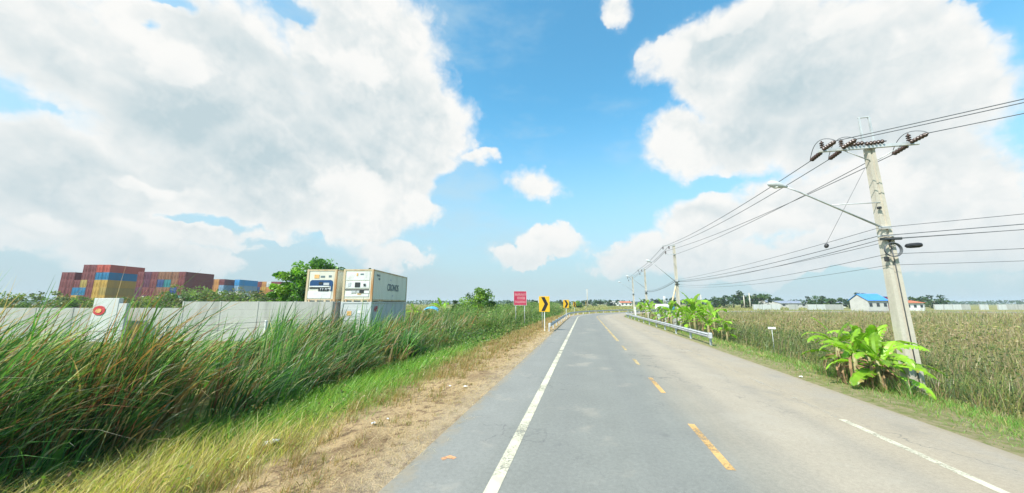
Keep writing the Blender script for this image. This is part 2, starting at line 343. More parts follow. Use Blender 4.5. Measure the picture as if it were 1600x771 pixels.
c = t.mix(t.ss(sp, -.6, 1.6), (.196, .196, .176), (.325, .272, .202))
c = t.mix(t.m('MULTIPLY', t.ss(sp, -3.4, -4.0), .7), c, (.225, .222, .203))
c = t.mix(t.m('MULTIPLY', t.ss(lng, .45, .7), .5), c, (.40, .375, .33)) if False else c
c = t.mix(t.m('MULTIPLY', t.m('MULTIPLY', t.ss(s_, 3.4, 4.3), t.ss(patch, .35, .6)), .5), c, (.26, .235, .20))
c = t.mix(t.m('MULTIPLY', t.m('MULTIPLY', t.ss(s_, .3, 1.5), t.ss(s_, 3.2, 2.2)), .3), c, (.34, .305, .255))
c = t.mix(1., c, t.scale((1, 1, 1), t.lin(lng2, .25, .75, .965, 1.035)), 'MULTIPLY')
c = t.mix(1., c, t.scale((1, 1, 1), t.lin(patch, .25, .75, .93, 1.07)), 'MULTIPLY')
c = t.mix(1., c, t.scale((1, 1, 1), t.lin(grain, .25, .75, .80, 1.20)), 'MULTIPLY')
def band(c0, wd): return t.ss(t.m('ABSOLUTE', t.m('SUBTRACT', s_, c0)), wd, 0.)
trk = t.m('ADD', t.m('ADD', band(-2.6, .55), band(-1.0, .5)), t.m('ADD', band(.95, .55), band(2.5, .55)))
c = t.mix(t.m('MULTIPLY', t.m('MULTIPLY', trk, t.lin(lng, .3, .7, .3, 1.)), .22), c, (.15, .15, .145))
spk = t.noise(tc, 14., 4, .8); c = t.mix(1., c, t.scale((1, 1, 1), t.lin(spk, .3, .7, .86, 1.14)), 'MULTIPLY')
stn = t.noise(tc, .45, 6, .65); c = t.mix(t.m('MULTIPLY', t.ss(stn, .56, .68), .30), c, (.16, .158, .15)); c = t.mix(t.m('MULTIPLY', t.ss(stn, .44, .33), .35), c, (.36, .32, .26))
sm = t.node('ShaderNodeTexVoronoi', 0, {'feature': 'F1'}, Vector=tc, Scale=.9); c = t.mix(t.m('MULTIPLY', t.ss(t.m('ADD', sm, t.m('MULTIPLY', nz_, .1)), .16, .08), .35), c, (.12, .12, .115))
edge = t.ss(t.m('ADD', t.m('ABSOLUTE', s_), t.m('MULTIPLY', t.m('SUBTRACT', t.noise(tc, 2.5, 4, .7), .5), .9)), 4.55, 4.95)
c = t.mix(t.m('MULTIPLY', edge, .7), c, (.27, .22, .15))
cr = t.node('ShaderNodeTexVoronoi', 0, {'feature': 'DISTANCE_TO_EDGE'}, Vector=t.v('ADD', t.v('MULTIPLY', tc, (.45, .22, 1)), t.scale(t.noise(tc, 1.2, 4, .6, out=1), .7)), Scale=1.)
crk = t.m('MULTIPLY', t.ss(cr, .014, .0), t.ss(t.noise(tc, .25, 2, .5), .48, .62)); c = t.mix(t.m('MULTIPLY', crk, .6), c, (.09, .09, .09))
b = t.node('ShaderNodeBsdfPrincipled', None, Base_Color=c, Roughness=.82); b.inputs['Specular IOR Level'].default_value = .3
t.nt.links.new(t.node('ShaderNodeBump', Height=grain, Strength=.35, Distance=.008), b.inputs['Normal'])
t.nt.links.new(b.outputs[0], t.node('ShaderNodeOutputMaterial', None).inputs[0])
tag(strip('road', 40, cum[-1]-20, -4.88, 4.88, 0, am, 1.5, 8, .25), kind='structure')
def paint(name, col, wear0, wear1):
    m = bpy.data.materials.new(name); m.use_nodes = True; t = NT(m.node_tree); tc = t.node('ShaderNodeTexCoord', None).outputs['Object']
    n = t.m('ADD', t.m('MULTIPLY', t.noise(tc, 1.1, 5, .7), .55), t.m('MULTIPLY', t.noise(tc, 22., 4, .8), .45))
    c = t.mix(t.ss(t.noise(tc, 3, 5, .6), .4, .7), col, tuple(x*.8 for x in col))
    b = t.node('ShaderNodeBsdfPrincipled', None, Base_Color=c, Roughness=.7)
    t.nt.links.new(t.node('ShaderNodeMixShader', i0=t.ss(n, wear0, wear1), i1=b.outputs[0], i2=t.node('ShaderNodeBsdfTransparent')), t.node('ShaderNodeOutputMaterial', None).inputs[0]); return m
pw = paint('paint_cream', (.56, .52, .39), .47, .66); py_ = paint('paint_yellow', (.60, .36, .13), .45, .63); pf = paint('paint_worn', (.56, .41, .19), .42, .62)
AC = 60-2.13*DIR.x
def aY(Y): return 60+(Y/DIR.y)     # distance along the road for depth Y on the centre line
tag(strip('road_edge_line', 45, 190, -3.50, -3.31, .004, pw), kind='structure')
for k, (y0, y1) in enumerate([(1.1, 3.3), (5.55, 7.75), (9.95, 12.0), (14.3, 16.2), (18.6, 20.6)]):
    tag(strip('centre_dash', aY(y0), aY(y1), -.06, .07, .004, py_ if k < 3 else pf, .5), kind='structure')
tag(strip('centre_line', aY(23), 190, -.09, .09, .004, pf), kind='structure')
tag(strip('right_lane_line', aY(3.2), aY(8.6), 3.24, 3.38, .004, pw, .6), kind='structure')
tag(strip('right_lane_line', aY(8.6), 180, 3.24, 3.38, .004, paint('paint_ghost', (.50, .46, .38), .36, .52)), kind='structure')
x, y, hh = along(aY(5.75)-.6, -3.55)
mb = MB(); mb.poly([(-.12, 0, 0), (.02, .10, 0), (.14, .02, 0), (.10, -.05, 0), (0, -.02, 0), (-.06, -.10, 0)])
o = mb.build('road_paint_mark', paint('paint_orange', (.62, .30, .14), .45, .62)); o.location = (-1.05, 5.95, .004); tag(o, kind='structure')

# ------------------------------------------------------------------ vegetation helpers
def blades(name, pos, hgt, wid, ld, lean, col, tip=None, segs=5, parent=None, droop=.25, **kw):
    N = len(pos); ts = np.linspace(0, 1, segs+1); V = np.zeros((N, segs+1, 2, 3), np.float32); C = np.zeros((N, segs+1, 2, 3), np.float32)
    fa = rng.uniform(0, math.tau, N); side = np.stack([np.cos(fa), np.sin(fa), np.zeros(N)], 1)
    for k, tt in enumerate(ts):
        off = lean*hgt*tt**1.8; z = hgt*(tt-droop*lean*tt**3)
        p = pos+np.stack([ld[:, 0]*off, ld[:, 1]*off, z], 1)
        wv = side*(wid*(min(1, .55+tt*2)*(1-tt)**.75+.03)*.5)[:, None]
        V[:, k, 0] = p-wv; V[:, k, 1] = p+wv
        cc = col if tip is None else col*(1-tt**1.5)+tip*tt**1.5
        C[:, k, 0] = cc; C[:, k, 1] = cc
    V = V.reshape(-1, 3); C = C.reshape(-1, 3); base = np.arange(N)[:, None]*(segs+1)*2; k = np.arange(segs)[None]*2
    a = base+k; Q = np.stack([a, a+1, a+3, a+2], -1).reshape(-1, 4)
    o = np_mesh(name, V, Q, M['leaf'], C, parent); tag(o, **kw); return o
def cards(name, pos, size, col, m=None, parent=None, up=.3, asp=.55, **kw):
    N = len(pos); a = rng.normal(size=(N, 3)); a[:, 2] *= .6; a /= np.linalg.norm(a, axis=1)[:, None]
    r = rng.normal(size=(N, 3)); b = np.cross(a, r); b /= np.linalg.norm(b, axis=1)[:, None]
    n = np.cross(a, b); s = size[:, None]
    V = np.stack([pos-a*s, pos+b*s*asp+n*s*.12, pos+a*s, pos-b*s*asp+n*s*.12], 1).reshape(-1, 3)
    C = np.repeat(col, 4, 0); Q = np.arange(N*4).reshape(-1, 4)
    return tag(np_mesh(name, V, Q, m or M['leaf'], C, parent), **kw)
def jit(col, n, v=.2, hue=.12):
    c = np.tile(np.array(col, float), (n, 1)); c *= rng.uniform(1-v, 1+v, (n, 1)); c *= rng.uniform(1-hue, 1+hue, (n, 3)); return c
def pick(cols, wts, n, v=.2):
    idx = rng.choice(len(cols), n, p=np.array(wts)/sum(wts)); return np.array(cols, float)[idx]*rng.uniform(1-v, 1+v, (n, 1))*rng.uniform(.93, 1.07, (n, 3))
def smooth_noise(x, y, sc, seed=0):
    r_ = np.random.default_rng(seed); out = np.zeros(len(x))
    for k in range(6):
        f = sc*(1+.7*k)*r_.uniform(.7, 1.3); a = r_.uniform(0, math.tau); out += np.sin((x*math.cos(a)+y*math.sin(a))*f+r_.uniform(0, 6))/(1+.5*k)
    return out/3
def scatter_sY(n, s0, s1, Y0, Y1, logY=True):
    u = rng.uniform(0, 1, n); Y = (np.exp(np.log(Y0+3)+u*(np.log(Y1+3)-np.log(Y0+3)))-3) if logY else Y0+u*(Y1-Y0)
    s = rng.uniform(s0, s1, n); cx = 2.13+DIR.x/DIR.y*Y; return cx+s/DIR.y, Y, s
GREENS = [(.085, .19, .03), (.13, .25, .035), (.05, .12, .025), (.22, .27, .06)]
SCATTER = []
# ------------------------------------------------------------------ grass, reeds and straw
def wind(n, sp=.5, dirx=1., diry=.1):
    a = math.atan2(diry, dirx)+rng.normal(0, sp, n); return np.stack([np.cos(a), np.sin(a)], 1)
def reeds():
    P_, H_, W_, Lc, C_, Tp, WD = [], [], [], [], [], [], []
    nc = 760
    x, Y, s = scatter_sY(nc, -17.5, -11.5, .5, 62)
    for i in range(nc):
        r_ = math.hypot(x[i], Y[i])
        if x[i] < -1.9*Y[i]-6: continue
        edge = np.clip((-10.6-s[i])/2.2, .45, 1)
        n = int(rng.integers(30, 66)*(1 if r_ < 22 else .7))
        if smooth_noise(x[i:i+1], Y[i:i+1], .9, 21)[0] < -.42 and r_ < 26: continue
        p = np.stack([x[i]+rng.normal(0, .24, n), Y[i]+rng.normal(0, .24, n)], 1)
        h0 = rng.uniform(2.5, 4.2)*edge*(1.1 if (x[i] < -8 and Y[i] < 9.5) else 1.0)
        if 9.5 < Y[i] < 15 and s[i] < -12.5: h0 *= .84
        h0 *= float(np.interp(Y[i], [15, 18, 30, 40], [1, .88, .82, .85]))
        tone = rng.uniform()
        P_.append(p); H_.append(h0*rng.uniform(.55, 1.1, n)); W_.append(rng.uniform(.020, .085, n)*rng.uniform(.7, 1.2)*(1 if r_ < 18 else 1.6 if r_ < 35 else 2.4))
        Lc.append(np.clip(rng.normal(.44, .20, n)+rng.normal(0, .13), .05, 1.1)); WD.append(wind(n, .42))
        tone *= .75 if Y[i] < 8 and x[i] < -5 else 1
        if tone < .38: c = pick([(.04, .11, .035), (.08, .19, .045), (.27, .12, .06), (.30, .33, .20)], [5, 3, 2.4, 2], n)
        elif tone < .62: c = pick([(.26, .15, .06), (.36, .27, .14), (.10, .18, .04)], [3, 3, 4], n)
        else: c = pick([(.08, .22, .05), (.15, .34, .06), (.04, .12, .04), (.38, .42, .28)], [4, 3, 3, 1.5], n)
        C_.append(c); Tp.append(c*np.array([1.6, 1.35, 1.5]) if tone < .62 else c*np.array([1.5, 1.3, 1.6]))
    p = np.concatenate(P_); z = ground_z(p[:, 0], p[:, 1])
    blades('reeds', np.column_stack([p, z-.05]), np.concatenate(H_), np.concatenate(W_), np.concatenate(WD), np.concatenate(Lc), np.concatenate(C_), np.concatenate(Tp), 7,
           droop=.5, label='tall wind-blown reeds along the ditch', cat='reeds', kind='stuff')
reeds()
# lush green grass between straw and reeds
n = 42000; x, Y, s = scatter_sY(n, -12.6, -7.0, .8, 70); k = (s+.085*np.clip(Y-6, 0, 34)+rng.normal(0, .35, n)+.8*smooth_noise(x, Y, .9, 3) < -7.3); x, Y, s = x[k], Y[k], s[k]; n = len(x)
r_ = np.hypot(x, Y); yel = np.clip((9.2-Y)/2.2+.5*smooth_noise(x, Y, .8, 5), 0, 1)*np.clip((s+12.4)/2, 0, 1)
g = pick([(.13, .28, .035), (.20, .36, .05), (.08, .18, .03), (.30, .33, .10)], [4, 4, 2, 2], n)*1.12; yy = pick([(.50, .46, .12), (.62, .50, .25), (.36, .42, .07), (.36, .25, .12)], [3, 4, 2, 2], n)
mm = (rng.uniform(size=n) < yel)[:, None]; c = np.where(mm, yy, g)
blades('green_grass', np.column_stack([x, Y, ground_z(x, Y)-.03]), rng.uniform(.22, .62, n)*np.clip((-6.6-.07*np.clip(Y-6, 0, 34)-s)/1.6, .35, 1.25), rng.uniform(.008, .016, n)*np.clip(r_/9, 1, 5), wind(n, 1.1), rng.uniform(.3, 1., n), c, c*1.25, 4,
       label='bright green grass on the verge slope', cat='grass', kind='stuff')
n = 9000; x, Y, s = scatter_sY(n, -13, -7.6, 1.5, 45); k = smooth_noise(x, Y, 1.6, 44) > .12; x, Y, s = x[k], Y[k], s[k]; n = len(x); z = ground_z(x, Y)
cards('verge_weeds', np.column_stack([x, Y, z+rng.uniform(.05, .55, n)*np.clip((-6.8-s)/2, .3, 1.3)]), rng.uniform(.02, .05, n)*np.clip(np.hypot(x, Y)/14, 1, 3), pick([(.13, .24, .05), (.07, .13, .03), (.34, .30, .12), (.22, .14, .07)], [3, 3, 2, 1.5], n), label='small leafy weeds mixed into the verge grass', cat='weeds', kind='stuff')
n = 900; x, Y, s = scatter_sY(n, -17, -11.5, 2, 40); z = ground_z(x, Y)
blades('dead_stalks', np.column_stack([x, Y, z]), rng.uniform(1.2, 3.2, n), rng.uniform(.008, .02, n), wind(n, 1.), rng.uniform(.0, 1.3, n), pick([(.48, .38, .22), (.36, .24, .13)], [1, 1], n), None, 5, label='pale dead stalks standing among the reeds', cat='stalks', kind='stuff')
# straw litter lying on the dry verge
n = 34000; x, Y, s = scatter_sY(n, -9., -4.6, .8, 60); k = rng.uniform(size=n) < np.clip((s+9.2)/1.4, 0, 1)*(.35+.65*(smooth_noise(x, Y, 1.3, 9) > -.25)); x, Y, s = x[k], Y[k], s[k]; n = len(x); r_ = np.hypot(x, Y)
k = (s < -4.86) | (rng.uniform(size=n) < .25*np.clip((-4.5-s)/.36, 0, 1)); x, Y, s, r_ = x[k], Y[k], s[k], r_[k]; n = len(x)
blades('straw', np.column_stack([x, Y, np.where(s > -4.9, .006, ground_z(x, Y))]), rng.uniform(.02, .09, n), rng.uniform(.004, .010, n)*np.clip(r_/7, 1, 6), wind(n, 3.), rng.uniform(1.5, 4.5, n)*np.where(rng.uniform(size=n) < .8, 1, .3), pick([(.58, .44, .24), (.46, .34, .17), (.66, .54, .33), (.22, .14, .08)], [4, 4, 2, 2], n), None, 2, droop=.02,
       label='cut dry straw lying on the left verge', cat='straw', kind='stuff')
n = 9000; x, Y, s = scatter_sY(n, -9.2, -5.6, 12, 75); k = (s < -6.2) | (Y > 24); x, Y, s = x[k], Y[k], s[k]
nt_ = 420; tx_, tY_, ts_ = scatter_sY(nt_, -8.6, -5.2, 1, 40); x = np.concatenate([x]+[a+rng.normal(0, .07, 22) for a in tx_]); Y = np.concatenate([Y]+[a+rng.normal(0, .07, 22) for a in tY_]); s = np.concatenate([s, np.repeat(ts_, 22)]); k = s < -5.0; x, Y, s = x[k], Y[k], s[k]; n = len(x); r_ = np.hypot(x, Y)
blades('dry_grass', np.column_stack([x, Y, ground_z(x, Y)-.02]), rng.uniform(.12, .5, n)*np.clip((-5.2-s)/2, .2, 1), rng.uniform(.01, .016, n)*np.clip(r_/10, 1, 6), wind(n, 1.5), rng.uniform(.2, .9, n), pick([(.42, .29, .14), (.33, .21, .10), (.30, .28, .09), (.22, .26, .07)], [4, 3, 2, 1.4], n), None, 3,
       label='dry brown grass beside the left guardrail', cat='grass', kind='stuff')
# weedy bank further along on the left
n = 30000; x, Y, s = scatter_sY(n, -19, -8.2, 20, 130); k = s+.085*np.clip(Y-6, 0, 34) < -7.6+rng.normal(0, .4, n); x, Y, s = x[k], Y[k], s[k]; n = len(x); r_ = np.hypot(x, Y)
c = pick([(.12, .22, .05), (.18, .28, .07), (.08, .15, .04), (.30, .27, .12)], [4, 3, 3, 2], n)
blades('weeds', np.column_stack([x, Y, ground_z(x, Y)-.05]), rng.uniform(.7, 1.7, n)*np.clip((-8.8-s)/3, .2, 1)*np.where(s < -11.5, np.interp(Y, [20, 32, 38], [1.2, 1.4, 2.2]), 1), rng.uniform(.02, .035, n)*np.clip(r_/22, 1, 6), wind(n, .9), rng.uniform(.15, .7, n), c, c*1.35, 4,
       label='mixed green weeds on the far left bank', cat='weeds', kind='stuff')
n = 26000; x, Y, s = scatter_sY(n, -18, -8.8, 22, 110); r_ = np.hypot(x, Y); z = ground_z(x, Y)
cards('weed_leaves', np.column_stack([x, Y, z+rng.uniform(.1, 1.55, n)*np.clip((-7.9-s)/3, .25, 1)*np.where(s < -11.5, np.interp(Y, [20, 32, 38], [1.1, 1.3, 2.0]), 1)]), rng.uniform(.04, .10, n)*np.clip(r_/34, 1, 4), pick([(.10, .19, .035), (.17, .30, .05), (.28, .31, .09), (.05, .10, .03)], [3, 3, 1, 3], n), kind='stuff', label='broad leaved weeds on the far left bank', cat='weeds')
for (n, nm) in ((15000, 0), (12000, 1)):
    Y = 31+np.exp(rng.uniform(0, math.log(76), n)); cx = 2.13+DIR.x/DIR.y*Y; s = rng.uniform(-34, -9.4, n); x = cx+s/DIR.y; k = ~((x < -9.5) & (Y < 40)); x, Y = x[k], Y[k]; n = len(x); z = ground_z(x, Y); s, _ = road_s(np.stack([x, Y], 1)); hh = (1.85+.55*smooth_noise(x, Y, .5, 31))*np.clip((-8.6-s)/2.2, .35, 1)*np.where((s > -17) & (s < -11), 1.25, 1)
    if nm == 0: c = pick([(.12, .22, .05), (.18, .28, .07), (.08, .15, .04), (.34, .27, .13)], [4, 3, 3, 2.5], n); blades('tall_weeds', np.column_stack([x, Y, z]), rng.uniform(.7, 1.15, n)*hh, rng.uniform(.03, .07, n), wind(n, .9), rng.uniform(.1, .5, n), c, c*1.35, 4, label='tall tangled weeds between the reefer containers and the red sign', cat='weeds', kind='stuff')
    else: cards('tall_weed_leaves', np.column_stack([x, Y, z+hh*rng.uniform(.3, 1.08, n)]), rng.uniform(.05, .13, n), pick([(.10, .20, .035), (.17, .31, .05), (.30, .30, .10), (.05, .10, .03)], [3, 3, 1.5, 3], n), label='leafy tops of the tangled weeds left of the red sign', cat='weeds', kind='stuff')
# field beyond the left fence
n = 26000; th = rng.uniform(-1.15, .75, n); r_ = np.exp(rng.uniform(math.log(26), math.log(420), n)); x = r_*np.sin(th); Y = r_*np.cos(th); s, _ = road_s(np.stack([x, Y], 1)); k = (s < -19) & ~((x > -36) & (x < -11.5) & (Y < 44)) & ~((Y < 27)&(x<-12)); x, Y, r_ = x[k], Y[k], r_[k]; n = len(x)
c = pick([(.36, .33, .10), (.24, .27, .07), (.17, .22, .06), (.40, .32, .15)], [3, 3, 2, 2], n)
blades('field_grass', np.column_stack([x, Y, ground_z(x, Y)]), rng.uniform(.4, 1.0, n)*np.where((x < -40), 1.6, 1), .0035*r_**.95*rng.uniform(.5, 1.1, n)*.8, wind(n, 1.), rng.uniform(.1, .6, n), c*.85, c*1.15, 3,
       label='yellow green grass on the land behind the fence', cat='grass', kind='stuff')
# field on the right: dark weeds near, brown seed heads far
def polar(n, r0, r1, t0, t1): 
    th = rng.uniform(t0, t1, n); r_ = np.exp(rng.uniform(math.log(r0), math.log(r1), n)); return r_*np.sin(th), r_*np.cos(th), r_
x, Y, r_ = polar(150000, 9, 330, .25, 1.18); s, _ = road_s(np.stack([x, Y], 1)); near_g = np.clip((s-8.)/2.2, .0, 1)
k = (s > 7.3) & (rng.uniform(size=len(x)) < .25+.75*near_g); x, Y, r_, s = x[k], Y[k], r_[k], s[k]; n = len(x)
far = np.clip((s-10)/9, 0, 1)*.80+.50*smooth_noise(x, Y, .22, 4)
base = pick([(.11, .16, .05), (.16, .22, .06), (.08, .10, .05), (.26, .27, .08), (.24, .17, .10)], [3, 3, 3, 2, 2], n); seed = pick([(.40, .29, .18), (.35, .24, .15), (.33, .31, .10), (.48, .38, .24)], [4, 3, 3, 2], n)
mm = (rng.uniform(size=n) < np.clip(far, .08, .93))[:, None]
patchh = .76*(1+.55*smooth_noise(x, Y, .35, 8)+.2*smooth_noise(x, Y, 1.1, 18))
blades('field_weeds', np.column_stack([x, Y, ground_z(x, Y)-.05]), rng.uniform(.65, 1.55, n)*np.clip((s-6.6)/3.2, .18, 1)*patchh*np.clip(1+(r_-40)/180, 1, 1.5), .0011*r_*rng.uniform(.5, 1.1, n)+.005, wind(n, 1.2), rng.uniform(.1, .5, n), np.where(mm, base*.7+seed*.3, base), np.where(mm, seed*1.15, base*1.3), 4,
       label='tall brown and green weeds filling the right field', cat='weeds', kind='stuff')
x, Y, r_ = polar(70000, 10, 120, .3, 1.15); s, _ = road_s(np.stack([x, Y], 1)); k = s > 8.3; x, Y, r_, s = x[k], Y[k], r_[k], s[k]; n = len(x)
far = np.clip((s-12)/12, .05, .9); tt = rng.uniform(.0, 1, n); hh = rng.uniform(.7, 1.3, n)*np.clip((s-7)/3, .2, 1)*.85*(1+.40*smooth_noise(x, Y, .35, 8)+.2*smooth_noise(x, Y, 1.1, 18))
g = pick([(.09, .15, .045), (.14, .22, .05), (.06, .09, .035)], [3, 2, 3], n); b_ = pick([(.38, .28, .17), (.34, .28, .12), (.26, .28, .08)], [3, 3, 2], n)
cards('field_leaves', np.column_stack([x, Y, ground_z(x, Y)+tt*hh]), rng.uniform(.016, .038, n)*np.clip(r_/14, 1, 4), np.where((rng.uniform(size=n) < far*(.3+tt*.7))[:, None], b_, g), kind='stuff', label='small leaves of the weeds in the right field', cat='weeds')
# short green grass along the right edge
n = 22000; x, Y, s = scatter_sY(n, 4.9, 8.8, 3, 75); k = s+rng.normal(0, .22, n)+.35*smooth_noise(x, Y, 1.2, 2) > 5.25; x, Y, s = x[k], Y[k], s[k]; n = len(x); r_ = np.hypot(x, Y)
c = pick([(.13, .28, .05), (.22, .36, .07), (.33, .32, .11), (.42, .33, .16)], [4, 3, 2, 1.5], n)
blades('roadside_grass', np.column_stack([x, Y, ground_z(x, Y)-.02]), rng.uniform(.06, .24, n)*np.clip((s-4.6)/1.5, .3, 1.4), rng.uniform(.007, .013, n)*np.clip(r_/10, 1, 6), wind(n, 3.), rng.uniform(.2, 1., n), c, c*1.2, 3,
       label='short green grass along the right road edge', cat='grass', kind='stuff')
n = 3600; px_ = rng.uniform(1255, 1400, n); Yb = rng.uniform(9.6, 13.5, n); x = np.array([at(p, 474, q).x for p, q in zip(px_, Yb)]); s, _ = road_s(np.stack([x, Yb], 1)); k = s > 6.6; x, Y = x[k], Yb[k]; n = len(x)
c = pick([(.14, .26, .05), (.24, .30, .08), (.36, .27, .13), (.07, .12, .03)], [4, 2, 2, 3], n)
blades('clump_grass', np.column_stack([x, Y, ground_z(x, Y)-.03]), rng.uniform(.25, .75, n), rng.uniform(.010, .026, n), wind(n, 3.), rng.uniform(.2, .9, n), c, c*1.25, 4, label='long grass growing round the near banana clump', cat='grass', kind='stuff')
# grass beyond the bend
x, Y, r_ = polar(24000, 85, 380, -.05, .62); s, _ = road_s(np.stack([x, Y], 1)); k = np.abs(s) > 6; x, Y, r_ = x[k], Y[k], r_[k]; n = len(x)
c = pick([(.36, .32, .12), (.26, .29, .08), (.20, .24, .07), (.42, .33, .17)], [3, 3, 2, 2], n)
blades('far_grass', np.column_stack([x, Y, ground_z(x, Y)]), rng.uniform(.3, .8, n), .0018*r_*rng.uniform(.6, 1.2, n), wind(n, 1.), rng.uniform(.1, .6, n), c, c*1.15, 3,
       label='yellow green grass beyond the road bend', cat='grass', kind='stuff')

# ------------------------------------------------------------------ trees and shrubs
def tree(name, loc, h, rx, ncl, nleaf, ls, cols, wts, label, cat='tree', group=None, trunk=True, low=.25, seed=1, squash=1., limbs=6):
    global rng
    keep = rng; rng = np.random.default_rng(seed)
    root = empty(name, loc, 0, label=label, cat=cat, group=group)
    zc = h*(1+low)/2; rz = h*(1-low)/2
    u = rng.normal(size=(ncl, 3)); u /= np.linalg.norm(u, axis=1)[:, None]; rr = rng.uniform(.25, 1., ncl)**.5
    cen = u*rr[:, None]*np.array([rx, rx*.85, rz])*rng.uniform(.75, 1.08, (ncl, 1)); cen[:, 2] += zc
    cr = rng.uniform(.16, .32, ncl)*min(rx, rz*1.3)
    idx = rng.integers(0, ncl, nleaf); d = rng.normal(size=(nleaf, 3)); d /= np.linalg.norm(d, axis=1)[:, None]
    pos = cen[idx]+d*(cr[idx]*rng.uniform(.3, 1.15, nleaf)**.6)[:, None]*np.array([1.15, 1.15, .8]); pos[:, 2] = np.maximum(pos[:, 2], .05)
    cc = pick(cols, wts, ncl, .18)[idx]*rng.uniform(.8, 1.2, (nleaf, 1))
    if trunk:
        mb = MB(); tr = max(.04, h*.022); lean = rng.uniform(-.06, .06, 2)*h
        mb.tube([(0, 0, -.2), (lean[0]*.3, lean[1]*.3, h*.25), (lean[0], lean[1], h*.6)], [tr*1.4, tr, tr*.6], 7)
        for k in range(limbs):
            c_ = cen[k % ncl]; st_ = Vector((lean[0]*.5, lean[1]*.5, h*(.22+.3*k/limbs))); e_ = Vector(c_); mb.tube([st_, st_.lerp(e_, .5)+Vector((0, 0, -.04*h)), e_], [tr*.55, tr*.35, tr*.12], 5)
        mb.build('trunk', M['bark'], root)
    cards('crown', pos, rng.uniform(.6, 1.3, nleaf)*ls, cc, parent=root)
    rng = keep; return root
TG = [(.08, .20, .025), (.13, .30, .035), (.20, .38, .04), (.045, .11, .02)]; TW = [3, 4, 3, 2]
DG = [(.045, .10, .03), (.07, .14, .035), (.03, .07, .025), (.10, .16, .045)]
def gat(x, Y, dz=0): p = at(x, 474, Y); return Vector((p.x, Y, gz(p.x, Y)+dz))
def hat(y, Y): return at(800, y, Y).z
tree('leafy_tree', gat(457, 34), 6.6, 2.1, 50, 7000, .17, TG, TW, 'bright green leafy tree standing left of the stacked white reefer containers', seed=3, low=.05)
tree('leafy_tree', gat(500, 46), 9.6, 3.3, 50, 6500, .20, TG, TW, 'tree whose crown shows above the left reefer container', seed=5, low=.2)
tree('leafy_tree', gat(573, 50), 8.7, .9, 14, 420, .20, DG, TW, 'thin tree tips showing above the right reefer container', seed=6, low=.3)
tree('round_tree', gat(750, 47), 5.5, 2.8, 44, 6000, .15, [(.12, .24, .03), (.18, .34, .035), (.28, .42, .05), (.06, .13, .02)], TW, 'round yellow green tree between the reefer containers and the red sign', seed=8, low=.0)
tree('leafy_shrub', gat(715, 46), 3.4, 1.2, 20, 1600, .14, DG, TW, 'dark shrub touching the round tree on its container side', 'shrub', seed=9, low=.0)
tree('round_tree', gat(903, 190), 4.2, 3.2, 24, 900, .4, TG, TW, 'small round tree behind the third chevron sign', seed=10, low=.0)
tree('round_tree', gat(885, 150), 3.4, 2.2, 20, 700, .3, TG, TW, 'small light green tree just behind the second chevron sign', seed=11, low=.0)
names_b = ['at the yellow stack', 'below the maroon containers', 'below the blue container ends', 'under the long maroon side', 'in front of the orange stack', 'in front of the white containers', 'in front of the grey containers', 'at the gap between container blocks', 'in front of the farthest maroon containers', 'beside the leafy tree']
for k, (px, Y, tp, rx) in enumerate([(235, 90, 463, 4.5), (262, 84, 454, 5.5), (290, 86, 450, 5), (318, 92, 449, 6), (336, 84, 447, 4.5), (356, 90, 456, 5.5), (376, 84, 452, 6), (396, 86, 455, 5.5), (415, 95, 459, 5.5), (434, 88, 458, 4.5)]):
    tree('scrub_bush', gat(px, Y), hat(tp, Y)+.4, rx, 26, 1500, .30, [(.13, .20, .045), (.20, .27, .06), (.09, .13, .035), (.17, .16, .07)], [3, 3, 2, 1.5], 'low spreading scrub bush '+names_b[k], 'bush', 'scrub bushes before the container stacks', seed=20+k, low=-.1)
for k, (px, Y, tp, rx) in enumerate([(20, 80, 452, 7), (75, 86, 457, 6), (125, 90, 462, 5), (180, 92, 466, 5)]):
    tree('scrub_bush', gat(px, Y), hat(tp, Y)+.4, rx, 26, 1500, .30, [(.13, .20, .045), (.20, .27, .06), (.09, .13, .035)], [3, 3, 2], 'low scrub bush before the yellow containers, '+['first', 'second', 'third', 'fourth'][k]+' from the left', 'bush', 'scrub bushes before the container stacks', seed=40+k, low=-.1)
# distant trees, right and centre
lab = iter(['dark tree at the near end of the right tree row', 'broad dark tree next to the white wall end', 'tall dark tree beside the small pale pole', 'dark green tree behind the small pale pole', 'end tree of the row beyond the brown field',
            'low tree among the grey roofs', 'round tree beside the grey roofs', 'tree midway towards the blue roofed building', 'bushy tree left of the blue roofed building', 'tree touching the blue roofed building', 'tree behind the blue roof ridge', 'dark tree past the near concrete pole', 'tree above the red roof'])
for k, (px, Y, tp, rx) in enumerate([(1120, 190, 466, 6), (1145, 185, 460, 8), (1158, 180, 458, 5), (1178, 180, 460, 6), (1192, 185, 460, 5), (1218, 230, 466, 5), (1243, 230, 468, 5), (1272, 190, 464, 6), (1292, 185, 465, 7), (1312, 185, 467, 6), (1346, 170, 460, 3), (1418, 170, 464, 6), (1460, 175, 462, 8)]):
    tree('distant_tree', gat(px, Y), hat(tp, Y)+.8, rx, 24, 900, .55, DG, [3, 3, 3, 1], next(lab), group='trees along the far side of the right field', seed=60+k, low=-.05)
lab = iter(['low tree behind the red sign', 'first low tree beyond the bend', 'flat topped tree mass beyond the bend', 'low dark tree right of the flat topped one', 'low tree before the red and white houses', 'low tree behind the third power pole', 'low tree behind the white tank', 'low dark tree behind the banana plants', 'low tree left of the brown field trees'])
